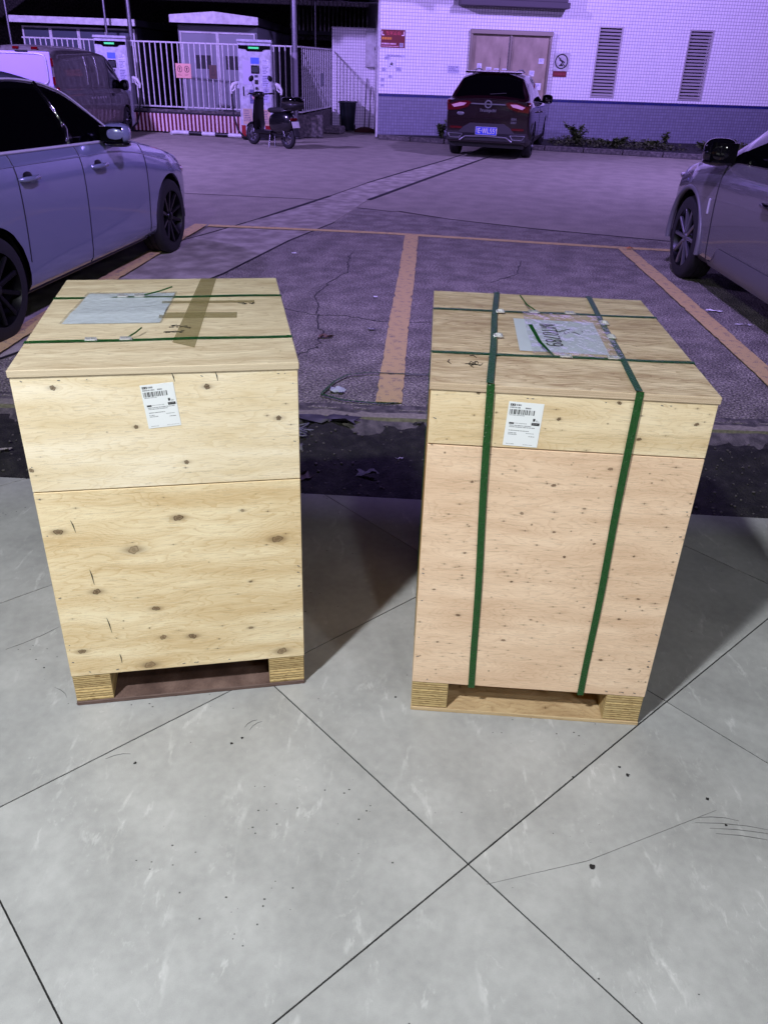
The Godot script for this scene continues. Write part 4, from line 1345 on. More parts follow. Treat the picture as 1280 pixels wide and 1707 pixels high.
	for q in [[0.429, 0.792], [0.111, 0.738], [0.304, 0.741], [0.53, 0.762], [0.238, 0.66], [0.63, 0.713], [0.385, 0.683], [0.322, 0.613], [0.424, 0.586], [0.235, 0.459], [0.526, 0.557], [0.357, 0.543], [0.298, 0.343], [0.523, 0.363], [0.63, 0.509], [0.363, 0.618], [0.108, 0.343], [0.11, 0.537], [0.234, 0.27], [0.498, 0.225], [0.06, 0.25], [0.42, 0.26], [0.44, 0.17], [0.58, 0.20], [0.56, 0.43], [0.04, 0.42]]:
		kl2.append([q[0], q[1] - 0.105, rng.randf_range(0.0016, 0.0042), rng.randf_range(0.6, 0.95), rng.randf_range(0.2, 0.9)])
	var tu2 := veneer(w, h - 0.017 - s2, Color(0.92, 0.85, 0.72), Color(0.82, 0.72, 0.56), 31, ku2, 20, 0.18, 0.4)
	var tl2 := veneer(w, s2 - 0.105, pink, pink2, 32, kl2, 210, 0.24, 0.35, 12.0)
	var tt2 := veneer(w, d, Color(0.88, 0.81, 0.71), Color(0.62, 0.52, 0.42), 33, [], 90, 0.7, 0.35, 5.0)
	var a2 := -0.0475
	R = Vector3(cos(a2), 0, -sin(a2))
	Bk = Vector3(-sin(a2), 0, -cos(a2))
	o = thing("plywood_crate", "right plywood crate bound front to back with two green straps", "crate", Vector3(0.0955, 0, -1.702) + R * w / 2 + Bk * d / 2, a2, "plywood crates on the tiles")
	crate_body(o, w, d, h, s2, tu2, tl2, tt2, side, wood(veneer(w, 0.3, Color(0.82, 0.73, 0.58), Color(0.66, 0.55, 0.41), 37, [[0.2, 0.1, 0.008, 0.4, 0.6], [0.42, 0.1, 0.008, 0.4, 0.6]], 10)), 33)
	loc = func(x: float, y: float) -> Vector3: return Vector3(x - w / 2, y, d / 2)
	top = func(x: float, back: float, lift := 0.0) -> Vector3: return Vector3(x - w / 2, 0.981 + lift, d / 2 - back)
	part(o, "shipping_label", board(Sh.new(), Vector3.ZERO, 0.0795, 0.108, 0.0008), pic(label_print(520), 0.45), Transform3D(Basis(Vector3.BACK, -0.035), loc.call(0.215, 0.89) + Vector3(0, 0, 0.0006)))
	# lengthwise straps: over the lid and down the front
	for q in [[0.192, 0.131, 0.165], [0.477, 0.460, 0.464]]:
		part(o, "green_strap", strap_run(top.call(q[0], d + 0.002, 0.0052), top.call(q[1], -0.004, 0.0052), 0.0165, Vector3.UP, 11), M.strap)
		part(o, "green_strap", strap_run(loc.call(q[1], h + 0.0045) + Vector3(0, 0, 0.0065), loc.call(q[2], 0.1) + Vector3(0, 0, 0.0025), 0.0175, Vector3.BACK, 12), M.strap)
		part(o, "green_strap", strap_run(Vector3(q[0] - w / 2, h, -d / 2 - 0.005), Vector3(q[0] - w / 2, 0.1, -d / 2 - 0.002), 0.0165, Vector3.FORWARD, 13), M.strap)
	for bk in [0.622, 0.22]:
		part(o, "green_strap", strap_run(top.call(-0.003, bk - 0.008, 0.0022), top.call(w + 0.003, bk + 0.008, 0.0022), 0.0155, Vector3.UP, 14), M.strap)
		for s in [-1.0, 1.0]:
			part(o, "green_strap", strap_run(Vector3(s * (w / 2 + 0.004), h, d / 2 - bk), Vector3(s * (w / 2 + 0.002), 0.1, d / 2 - bk), 0.0155, Vector3(s, 0, 0), 15), M.strap)
	for q in [[0.19, 0.60, PI / 2], [0.17, 0.36, PI / 2], [0.475, 0.53, PI / 2], [0.47, 0.40, PI / 2], [0.285, 0.615, 0.0], [0.39, 0.622, 0.0], [0.325, 0.22, 0.0], [0.442, 0.225, 0.0]]:
		buckle(o, top.call(q[0], q[1], 0.0035), q[2])
	part(o, "strap_tail", Sh.new().sheet([[top.call(0.30, 0.225, 0.004), top.call(0.296, 0.215, 0.004)], [top.call(0.27, 0.27, 0.024), top.call(0.262, 0.262, 0.024)], [top.call(0.252, 0.345, 0.045), top.call(0.240, 0.338, 0.046)]], Vector3.UP), M.strap)
	part(o, "strap_tail", Sh.new().tube([top.call(0.30, 0.62, 0.004), top.call(0.27, 0.65, 0.016), top.call(0.252, 0.70, 0.03)], 0.002, 5), M.strap)
	# sheet of paper under film
	var sp := [top.call(0.224, 0.554), top.call(0.446, 0.545), top.call(0.441, 0.258), top.call(0.218, 0.258)]
	g = []
	gs = []
	for i in 21:
		var row := []
		var row2 := []
		for j in 21:
			var p: Vector3 = sp[0].lerp(sp[1], j / 20.0).lerp(sp[3].lerp(sp[2], j / 20.0), i / 20.0)
			row.append(p + Vector3(0, 0.0009 + 0.0006 * absf(fn.get_noise_2d(i * 0.2, j * 0.2)), 0))
			var p2: Vector3 = p + (p - (sp[0] + sp[2]) / 2) * Vector3(0.0, 0, 0.32) + Vector3(0.028, 0, 0)
			row2.append(p2 + Vector3(0, 0.0085 + 0.003 * fn.get_noise_2d(i * 0.12 + 40.0, j * 0.1), 0))
		g.append(row)
		gs.append(row2)
	part(o, "document_sheet", Sh.new().sheet(g, Vector3.UP), mat(Color(0.74, 0.77, 0.84), 0.5))
	part(o, "clear_film", Sh.new().sheet(gs, Vector3.UP), M.film)
	letters(o, "handwriting", "MT0789", 0.042, M.ink, Transform3D(Basis(Vector3(0, 0, 1), Vector3(1, 0, 0), Vector3(0, 1, 0)) * Basis().scaled(Vector3(0.98, 1, 1)), top.call(0.312, 0.405, 0.0026)), 0.0006, false)
	scrawl(o, top.call(0.378, 0.43, 0.0022), 0.062, 71, 1.0)
	scrawl(o, top.call(0.09, 0.155, 0.0014), 0.10, 72, 1.0)


# handwriting that cannot be read: a few loose pen strokes
func scrawl(o: Node3D, at: Vector3, size: float, sd: int, tall: float) -> void:
	rng.seed = sd
	var s := Sh.new()
	for k in 9:
		var a := at + Vector3(rng.randf_range(-0.5, 0.5) * size, 0, rng.randf_range(-0.5, 0.5) * size * tall)
		var b := a + Vector3(rng.randf_range(-0.35, 0.35) * size, 0, rng.randf_range(-0.35, 0.35) * size * tall)
		var m := (a + b) / 2 + Vector3(rng.randf_range(-0.1, 0.1), 0, rng.randf_range(-0.1, 0.1)) * size
		s.tube([a, m, b], 0.0009, 4)
	part(o, "pen_marks", s, M.ink)


# ---------------------------------------------------------------- vehicles
func lin(ks: Array, u: float) -> float:
	if u <= ks[0][0]:
		return ks[0][1]
	for i in ks.size() - 1:
		if u <= ks[i + 1][0]:
			return lerpf(ks[i][1], ks[i + 1][1], (u - ks[i][0]) / (ks[i + 1][0] - ks[i][0]))
	return ks[-1][1]


func key(ks: Array, u: float, L: float) -> float:
	var m := minf(0.09, minf(u, L - u))
	return (lin(ks, u - m) + lin(ks, u - m * 0.5) + lin(ks, u) + lin(ks, u + m * 0.5) + lin(ks, u + m)) / 5.0


const JB := 14
const JR := 22
const JN := 32


func section(P: Dictionary, u: float) -> Array:
	var w := key(P.w, u, P.L)
	var yb := key(P.yb, u, P.L)
	var belt := key(P.belt, u, P.L)
	var yr := maxf(key(P.roof, u, P.L), belt + 0.012)
	var wr := key(P.wr, u, P.L)
	var gh := yr - belt
	var t := smoothstep(0.06, 0.30, gh)
	var c := [Vector2(w - 0.16, yb - 0.03), Vector2(w - 0.10, yb), Vector2(w - 0.025, yb + 0.06), Vector2(w - 0.008, lerpf(yb, belt, 0.3)), Vector2(w, lerpf(yb, belt, 0.62)), Vector2(w - 0.012, belt - 0.11), Vector2(w - 0.06, belt), Vector2(w - 0.14, belt + 0.05)]
	var p5 := Vector2(w - 0.12, belt + maxf(gh * 0.4, 0.006)).lerp(Vector2(wr, yr - 0.085), t)
	var out := []
	for j in JB + 1:
		var f := 5.0 * j / JB
		var k := mini(int(f), 4)
		var q := f - k
		out.append(c[k].cubic_interpolate(c[k + 1], c[k], c[k + 2], q) if false else c[k + 1].cubic_interpolate(c[k + 2], c[k], c[k + 3] if k + 3 < c.size() else c[k + 2], q))
	for j in range(1, JR - JB + 1):
		var q := float(j) / (JR - JB)
		out.append(c[6].lerp(p5, q) + Vector2(0.03 * t * sin(q * PI), 0))
	for j in range(1, JN - JR + 1):
		var q := pow(float(j) / (JN - JR), 1.35)
		out.append(Vector2(p5.x * (1.0 - q), p5.y + (yr - p5.y) * (1.0 - pow(1.0 - q, 2.6))))
	return out


# returns the grid of the right-hand side, for placing trim on it
func car_body(o: Node3D, P: Dictionary) -> Array:
	var n := int(P.L / 0.04)
	var G := []
	var U := []
	for i in n + 1:
		var u: float = P.L * i / n
		U.append(u)
		var row := []
		for p in section(P, u):
			row.append(Vector3(p.x, p.y, u - P.L / 2))
		G.append(row)
	var N := []
	for i in n + 1:
		var row := []
		for j in JN + 1:
			var a: Vector3 = G[mini(i + 1, n)][j] - G[maxi(i - 1, 0)][j]
			var b: Vector3 = G[i][mini(j + 1, JN)] - G[i][maxi(j - 1, 0)]
			var q := a.cross(b).normalized()
			if j == JN:
				q = Vector3(0, q.y, q.z).normalized()
			if q.dot(Vector3(1, 0.6, 0)) < 0 and j < JN:
				q = -q
			if j == JN and q.y < 0:
				q = -q
			row.append(q)
		N.append(row)
	# wheel arches: points inside the circle next to the rim of it move onto it, the rest go
	var inside := {}
	for wu in P.wheels:
		var cz: float = wu - P.L / 2
		var Ra: float = P.arch
		for i in n + 1:
			for j in JB:
				var dz: float = G[i][j].z - cz
				var dy: float = G[i][j].y - P.r
				if dz * dz + dy * dy < Ra * Ra:
					inside[i * 100 + j] = Vector2(cz, Ra)
	var moved := {}
	for i in n:
		for j in JB:
			var ks := [i * 100 + j, (i + 1) * 100 + j, (i + 1) * 100 + j + 1, i * 100 + j + 1]
			var c := 0
			for k in ks:
				if inside.has(k):
					c += 1
			if c > 0 and c < 4:
				for k in ks:
					if inside.has(k) and not moved.has(k):
						var p: Vector3 = G[k / 100][k % 100]
						var q: Vector2 = inside[k]
						var v := Vector2(p.z - q.x, p.y - P.r).normalized() * q.y
						moved[k] = Vector3(p.x, P.r + v.y, q.x + v.x)
	var shapes := {}
	for side in [1.0, -1.0]:
		var mir := Vector3(side, 1, 1)
		for i in n:
			for j in JN:
				var ks := [i * 100 + j, (i + 1) * 100 + j, (i + 1) * 100 + j + 1, i * 100 + j + 1]
				var c := 0
				for k in ks:
					if inside.has(k):
						c += 1
				if c == 4:
					continue
				var name: String = P.cls.call((U[i] + U[i + 1]) / 2, j)
				if not name in ["body", "roof", "bonnet", "windscreen", "rear_window"]:
					name += "#%d" % side
				if not shapes.has(name):
					shapes[name] = Sh.new()
				var s: Sh = shapes[name]
				var p := []
				var m := []
				for k in ks:
					p.append((moved[k] if moved.has(k) else G[k / 100][k % 100]) * mir)
					m.append(N[k / 100][k % 100] * mir)
				s.tri(p[0], p[1], p[2], m[0], m[1], m[2])
				s.tri(p[0], p[2], p[3], m[0], m[2], m[3])
	for e in [0, n]:
		var nn := Vector3(0, 0, -1 if e == 0 else 1)
		for j in JN:
			var a: Vector3 = G[e][j]
			var b: Vector3 = G[e][j + 1]
			var cn: String = P.cls.call(U[e], j)
			cn = "body" if not shapes.has(cn) else cn
			shapes[cn].quad(a, a * Vector3(-1, 1, 1), b * Vector3(-1, 1, 1), b, nn)
	for k in shapes:
		var nm: String = k.split("#")[0]
		var q := part(o, nm.rstrip("0123456789"), shapes[k], P.mats.get(nm, P.mats.body))
		if P.get("labels", {}).has(nm):
			q.set_meta("label", P.labels[nm])
	# arches and underside
	var dark := Sh.new()
	for wu in P.wheels:
		var cz: float = wu - P.L / 2
		var w: float = key(P.w, wu, P.L) - 0.035
		for side in [1.0, -1.0]:
			for k in 20:
				var a := PI * (k / 20.0) * 1.16 - PI * 0.08
				var b := PI * ((k + 1) / 20.0) * 1.16 - PI * 0.08
				var pa := Vector3(0, P.r + sin(a) * P.arch, cz + cos(a) * P.arch)
				var pb := Vector3(0, P.r + sin(b) * P.arch, cz + cos(b) * P.arch)
				var ox := Vector3(side * w, 0, 0)
				var ix := Vector3(side * (w - 0.34), 0, 0)
				dark.quad(pa + ox, pb + ox, pb + ix, pa + ix, -Vector3(0, sin(a), cos(a)))
				dark.tri(Vector3(ix.x, P.r, cz), pa + ix, pb + ix, Vector3(side, 0, 0), Vector3(side, 0, 0), Vector3(side, 0, 0))
	dark.box(Vector3(0, 0.27, 0), Vector3((key(P.w, P.L / 2, P.L) - 0.13) * 2, 0.1, P.L * 0.92))
	part(o, "underbody", dark, M.black)
	return [G, N, U, n]


# a thin line that follows the body: station range at one row, or row range at one station
func trim_along(D: Array, u0: float, u1: float, j: float, r: float, side := 1.0, lift := 0.0) -> Sh:
	var pts := []
	for i in D[3] + 1:
		if D[2][i] >= u0 and D[2][i] <= u1:
			var k := int(j)
			var p: Vector3 = D[0][i][k].lerp(D[0][i][mini(k + 1, JN)], j - k) + D[1][i][k] * lift
			pts.append(p * Vector3(side, 1, 1))
	return Sh.new().tube(pts, r, 6)


func trim_up(D: Array, u0: float, u1: float, j0: int, j1: int, r: float, side := 1.0) -> Sh:
	var pts := []
	for j in range(j0, j1 + 1):
		var u := lerpf(u0, u1, float(j - j0) / maxf(1, j1 - j0))
		var i := clampi(int(round(u / D[2][-1] * D[3])), 0, D[3])
		pts.append(D[0][i][j] * Vector3(side, 1, 1) + D[1][i][j] * Vector3(side, 1, 1) * 0.0005)
	return Sh.new().tube(pts, r, 5)


func on_body(D: Array, u: float, j: float) -> Vector3:
	var i := clampi(int(round(u / D[2][-1] * D[3])), 0, D[3])
	return D[0][i][int(j)].lerp(D[0][i][mini(int(j) + 1, JN)], j - int(j))


var wheel_kits := {}


func wheel(o: Node3D, at: Vector3, side: float, R: float, kind: String) -> void:
	var kk := "%s%.3f" % [kind, R]
	if not wheel_kits.has(kk):
		var tw := 0.105
		var ty := Sh.new().lathe([Vector2(R * 0.70, -tw), Vector2(R * 0.9, -tw * 1.02), Vector2(R * 0.97, -tw * 0.9), Vector2(R, -tw * 0.7), Vector2(R, -0.03), Vector2(R - 0.006, -0.028), Vector2(R - 0.006, -0.02), Vector2(R, -0.018), Vector2(R, 0.018), Vector2(R - 0.006, 0.02), Vector2(R - 0.006, 0.028), Vector2(R, 0.03), Vector2(R, tw * 0.7), Vector2(R * 0.97, tw * 0.9), Vector2(R * 0.9, tw * 1.02), Vector2(R * 0.70, tw)], 40, Transform3D(Basis(Vector3.BACK, -PI / 2), Vector3.ZERO))
		var rr := R * 0.71
		var turn := Transform3D(Basis(Vector3.BACK, -PI / 2), Vector3.ZERO)
		var rim := Sh.new().lathe([Vector2(rr * 0.9, -tw * 0.9), Vector2(rr * 0.94, tw * 0.6), Vector2(rr, tw * 0.98), Vector2(rr * 1.01, tw * 0.9), Vector2(rr * 0.96, -tw * 0.9)], 36, turn)
		rim.lathe([Vector2(0.0, tw * 0.2), Vector2(rr * 0.95, tw * 0.1)], 30, Transform3D(Basis(Vector3.BACK, -PI / 2), Vector3(-0.09, 0, 0)))
		var sp := Sh.new()
		var cnt: int = {"multi": 10, "blade": 5, "plain": 12}[kind]
		for k in cnt:
			var a := TAU * k / cnt
			var d := Vector3(0, cos(a), sin(a))
			var t := Vector3(0, -sin(a), cos(a))
			if kind == "blade":
				for s in [-1.0, 1.0]:
					sp.bar(Vector3(tw * 0.75, 0, 0) + d * rr * 0.16 + t * s * rr * 0.05, Vector3(tw * 0.82, 0, 0) + d * rr * 0.97 + t * s * rr * 0.30, 0.03, 0.03, 0.006)
			elif kind == "multi":
				sp.bar(Vector3(tw * 0.6, 0, 0) + d * rr * 0.15, Vector3(tw * 0.86, 0, 0) + d * rr * 0.97, 0.022, 0.03, 0.005)
			else:
				sp.bar(Vector3(tw * 0.5, 0, 0) + d * rr * 0.3, Vector3(tw * 0.6, 0, 0) + d * rr * 0.95, 0.05, 0.012, 0.003)
		sp.lathe([Vector2(0.0, tw * 0.9), Vector2(rr * 0.14, tw * 0.88), Vector2(rr * 0.2, tw * 0.7), Vector2(rr * 0.2, tw * 0.4)], 20, turn)
		wheel_kits[kk] = [ty.mesh(), rim.mesh(), sp.mesh()]
	var kit = wheel_kits[kk]
	var B := Basis() if side > 0 else Basis(Vector3.UP, PI)
	var tyre := part(o, "wheel", kit[0], M.rubber, Transform3D(B, at))
	part(tyre, "rim", kit[1], M.dark_alloy)
	part(tyre, "spokes", kit[2], M.alloy if kind != "multi" else mat(Color(0.16, 0.16, 0.17), 0.3, 0.85))


func paint(c: Color, metal := 0.45, rough := 0.32) -> StandardMaterial3D:
	return mat(c, rough, metal, 1.0)


func mirror_unit(o: Node3D, at: Vector3, side: float, shell: Material, size := Vector3(0.12, 0.085, 0.07)) -> void:
	var m := part(o, "wing_mirror", Sh.new().blob(at + Vector3(side * 0.11, 0.05, 0), size, 0.72, Basis(Vector3.UP, side * 0.25), 10, 16), shell)
	part(m, "mirror_base", Sh.new().bar(at + Vector3(-side * 0.02, -0.015, 0), at + Vector3(side * 0.06, 0.0, 0), 0.05, 0.06, 0.01).blob(at + Vector3(side * 0.11, -0.02, 0.0), Vector3(size.x * 0.95, 0.022, size.z), 0.7, Basis(Vector3.UP, side * 0.25), 8, 14), M.gloss_black)
	part(m, "mirror_glass", Sh.new().box(at + Vector3(side * 0.10, 0.05, size.z * 0.80), Vector3(size.x * 1.55, size.y * 1.45, 0.03), 0.002, Basis(Vector3.UP, side * 0.25)), M.glass)


func handle(o: Node3D, p: Vector3, side: float, m: Material) -> void:
	var h := part(o, "door_handle", Sh.new().tube([p + Vector3(-side * 0.01, 0.0, -0.1), p + Vector3(side * 0.03, 0.004, -0.075), p + Vector3(side * 0.038, 0.004, 0.0), p + Vector3(side * 0.03, 0.004, 0.075), p + Vector3(-side * 0.01, 0.0, 0.1)], [0.012, 0.017, 0.016, 0.017, 0.012], 10), m)
	part(h, "handle_cup", Sh.new().blob(p + Vector3(-side * 0.004, 0, 0), Vector3(0.008, 0.042, 0.065), 0.9, Basis(), 8, 12), M.black)


func cars() -> void:
	silver_sedan()
	grey_crossover()
	dark_suv()
	delivery_van()


func silver_sedan() -> void:
	var L := 4.7
	var o := thing("sedan_car", "silver sedan parked at the left with black wheels", "car", Vector3(-3.40, LOT, -6.80), -0.126)
	o.scale = Vector3.ONE * 1.10
	var cls := func(u: float, j: int) -> String:
		if j == JR:
			return "body"
		if j >= JR + 1:
			if u > 1.3 and u < 2.08:
				return "windscreen"
			if u > 3.72 and u < 4.42:
				return "rear_window"
			return "roof" if u > 2.06 and u < 3.8 else ("bonnet" if u < 1.3 and u > 0.2 else "body")
		if j >= JB and j < JR:
			if u > 1.66 and u < 2.34 and j < JR - 1:
				return "side_window0"
			if u > 2.42 and u < 3.5 and j < JR - 1:
				return "side_window1"
			if u > 1.4 and u < 4.0:
				return "window_surround"
			return "body"
		if j >= 2 and u > 1.3 and u < 2.36:
			return "door0"
		if j >= 2 and u > 2.36 and u < 3.22 and j < JB:
			return "door1"
		return "sill" if j < 2 and u > 1.2 and u < 3.3 else "body"
	var silver := paint(Color(0.47, 0.50, 0.58), 0.3, 0.22)
	var P := {"L": L, "wheels": [0.80, 3.60], "r": 0.315, "arch": 0.365, "cls": cls,
		"w": [[0, 0.58], [0.08, 0.72], [0.25, 0.82], [0.7, 0.895], [1.5, 0.9], [3.4, 0.9], [4.2, 0.87], [4.55, 0.80], [4.7, 0.70]],
		"yb": [[0, 0.28], [0.4, 0.2], [4.2, 0.2], [4.7, 0.30]],
		"belt": [[0, 0.62], [0.15, 0.72], [0.5, 0.81], [1.0, 0.90], [1.4, 0.97], [1.8, 1.01], [3.6, 1.05], [4.2, 1.05], [4.65, 0.97], [4.7, 0.92]],
		"roof": [[0, 0.63], [0.15, 0.74], [0.5, 0.86], [1.0, 0.96], [1.35, 1.03], [1.7, 1.26], [2.0, 1.42], [2.3, 1.485], [2.6, 1.51], [3.1, 1.51], [3.6, 1.44], [4.0, 1.30], [4.35, 1.13], [4.6, 1.03], [4.7, 0.95]],
		"wr": [[0, 0.58], [1.3, 0.74], [2.0, 0.62], [3.2, 0.61], [4.0, 0.62], [4.7, 0.66]],
		"mats": {"body": silver, "windscreen": M.glass, "rear_window": M.glass, "side_window0": M.glass, "side_window1": M.glass, "window_surround": M.gloss_black, "sill": M.gloss_black},
		"labels": {"door0": "front door", "door1": "rear door", "side_window0": "front side window", "side_window1": "rear side window"}}
	var D := car_body(o, P)
	for s in [1.0, -1.0]:
		part(o, "window_trim", trim_along(D, 1.5, 4.0, JB, 0.011, s, 0.004), M.chrome)
		part(o, "window_trim", trim_along(D, 1.45, 4.1, JR, 0.008, s, 0.003), M.chrome)
		part(o, "door_seam", trim_up(D, 1.3, 1.3, 3, JB, 0.004, s), M.black)
		part(o, "door_seam", trim_up(D, 2.36, 2.36, 2, JB, 0.004, s), M.black)
		part(o, "door_seam", trim_up(D, 3.22, 3.22, 5, JB, 0.004, s), M.black)
		part(o, "pillar_trim", trim_up(D, 2.40, 2.36, JB, JR, 0.014, s), M.gloss_black)
		part(o, "pillar_trim", trim_up(D, 3.55, 3.5, JB, JR, 0.012, s), M.gloss_black)
		part(o, "body_crease", trim_along(D, 0.75, 4.3, 12.0, 0.006, s, -0.002), silver)
		part(o, "sill_trim", trim_along(D, 1.3, 3.26, 1.4, 0.014, s, 0.0), M.chrome if false else M.dark_alloy)
		for u in [2.14, 3.08]:
			var p := on_body(D, u, 10.6)
			handle(o, Vector3(p.x * s, p.y, p.z), s, silver)
		var mp := on_body(D, 1.88, JB)
		mirror_unit(o, Vector3(mp.x * s, mp.y + 0.01, mp.z), s, silver, Vector3(0.105, 0.07, 0.085))
		for wu in P.wheels:
			wheel(o, Vector3(s * 0.785, 0.315, wu - L / 2), s, 0.315, "multi")
		part(o, "head_lamp", Sh.new().blob(on_body(D, 0.3, 12) * Vector3(s, 1, 1) + Vector3(-s * 0.085, -0.02, 0.04), Vector3(0.1, 0.05, 0.16), 0.8), M.clear_lens)
	part(o, "number_plate", Sh.new().box(Vector3(0, 0.6, L / 2 + 0.006), Vector3(0.44, 0.14, 0.01), 0.003), mat(Color(0.1, 0.2, 0.6), 0.4))


func grey_crossover() -> void:
	var L := 4.6
	var o := thing("crossover_car", "grey crossover parked at the right with silver-spoked wheel", "car", Vector3(3.77, LOT, -6.51), 0.0)
	o.scale = Vector3.ONE * 1.09
	var cls := func(u: float, j: int) -> String:
		if j == JR:
			return "body"
		if j >= JR + 1:
			if u > 1.1 and u < 2.12:
				return "windscreen"
			if u > 3.95 and u < 4.5:
				return "rear_window"
			return "roof" if u > 2.1 else ("bonnet" if u > 0.25 else "body")
		if j >= JB and j < JR:
			if u > 1.36 and u < 1.62 and j < JR - 1:
				return "side_window2"
			if u > 1.68 and u < 2.7 and j < JR - 1:
				return "side_window0"
			if u > 2.78 and u < 3.85 and j < JR - 1:
				return "side_window1"
			return "window_surround" if u > 1.25 and u < 4.2 else "body"
		if j < 3 and u > 0.5 and u < 4.2:
			return "cladding"
		if j >= 3 and j < JB and u > 1.5 and u < 2.74:
			return "door0"
		if j >= 3 and j < JB and u > 2.74 and u < 3.7:
			return "door1"
		return "body"
	var grey := paint(Color(0.42, 0.42, 0.42), 0.3, 0.22)
	var P := {"L": L, "wheels": [0.88, 3.62], "r": 0.345, "arch": 0.40, "cls": cls,
		"w": [[0, 0.60], [0.1, 0.74], [0.3, 0.86], [0.8, 0.92], [3.9, 0.92], [4.4, 0.86], [4.6, 0.74]],
		"yb": [[0, 0.30], [0.5, 0.22], [4.1, 0.22], [4.6, 0.34]],
		"belt": [[0, 0.68], [0.2, 0.82], [0.6, 0.92], [1.2, 1.0], [1.7, 1.03], [3.8, 1.09], [4.4, 1.1], [4.6, 1.0]],
		"roof": [[0, 0.69], [0.2, 0.85], [0.6, 0.97], [1.0, 1.04], [1.2, 1.11], [1.6, 1.33], [2.0, 1.52], [2.5, 1.62], [3.4, 1.61], [4.0, 1.48], [4.35, 1.27], [4.6, 1.05]],
		"wr": [[0, 0.58], [1.2, 0.76], [2.0, 0.64], [3.2, 0.63], [4.6, 0.66]],
		"mats": {"body": grey, "windscreen": M.glass, "rear_window": M.glass, "side_window0": M.glass, "side_window1": M.glass, "side_window2": M.glass, "window_surround": M.gloss_black, "cladding": mat(Color(0.16, 0.16, 0.17), 0.5)},
		"labels": {"door0": "front door", "door1": "rear door", "side_window0": "front side window", "side_window1": "rear side window", "side_window2": "small quarter window"}}
	var D := car_body(o, P)
	var lighter := mat(Color(0.42, 0.42, 0.43), 0.4, 0.3)
	for s in [1.0, -1.0]:
		part(o, "window_trim", trim_along(D, 1.3, 4.1, JB, 0.006, s, 0.003), M.gloss_black)
		part(o, "door_seam", trim_up(D, 1.5, 1.5, 3, JB, 0.004, s), M.black)
		part(o, "door_seam", trim_up(D, 2.74, 2.70, 3, JB, 0.004, s), M.black)
		part(o, "door_seam", trim_up(D, 3.4, 3.7, 5, JB, 0.004, s), M.black)
		for u in [2.52, 3.48]:
			var p := on_body(D, u, 9.6)
			handle(o, Vector3(p.x * s, p.y, p.z), s, M.gloss_black)
		var mp := on_body(D, 1.5, JB)
		mirror_unit(o, Vector3(mp.x * s, mp.y + 0.02, mp.z), s, M.gloss_black, Vector3(0.125, 0.10, 0.08))
		for wu in P.wheels:
			wheel(o, Vector3(s * 0.80, 0.345, wu - L / 2), s, 0.345, "blade")
			# broad arch trim
			var arc := []
			for k in 21:
				var a := PI * (k / 20.0) * 1.1 - PI * 0.05
				arc.append(Vector3(s * (key(P.w, wu, L) - 0.012), 0.345 + sin(a) * 0.415, wu - L / 2 + cos(a) * 0.415))
			part(o, "arch_trim", Sh.new().tube(arc, 0.024, 6), lighter)
		# sill plate
		var pl := []
		for k in 15:
			var u := lerpf(1.52, 2.95, k / 14.0)
			var i := clampi(int(round(u / L * D[3])), 0, D[3])
			var row := []
			for j in [2, 3, 4, 5]:
				var jj: int = j if k > 1 else mini(j, 3)
				row.append((D[0][i][jj] + D[1][i][jj] * 0.008) * Vector3(s, 1, 1))
			pl.append(row)
		part(o, "sill_plate", Sh.new().sheet(pl, Vector3(s, 0, 0)), lighter)
		part(o, "fender_marker", Sh.new().box(on_body(D, 1.36, 8) * Vector3(s, 1, 1), Vector3(0.016, 0.12, 0.022), 0.006), M.chrome)
		part(o, "head_lamp", Sh.new().blob(on_body(D, 0.42, 12) * Vector3(s, 1, 1) + Vector3(-s * 0.055, 0.0, 0.0), Vector3(0.06, 0.03, 0.16), 0.8), M.gloss_black)
	part(o, "number_plate", Sh.new().box(Vector3(0, 0.7, L / 2 + 0.006), Vector3(0.44, 0.14, 0.01), 0.003), mat(Color(0.2, 0.5, 0.3), 0.4))


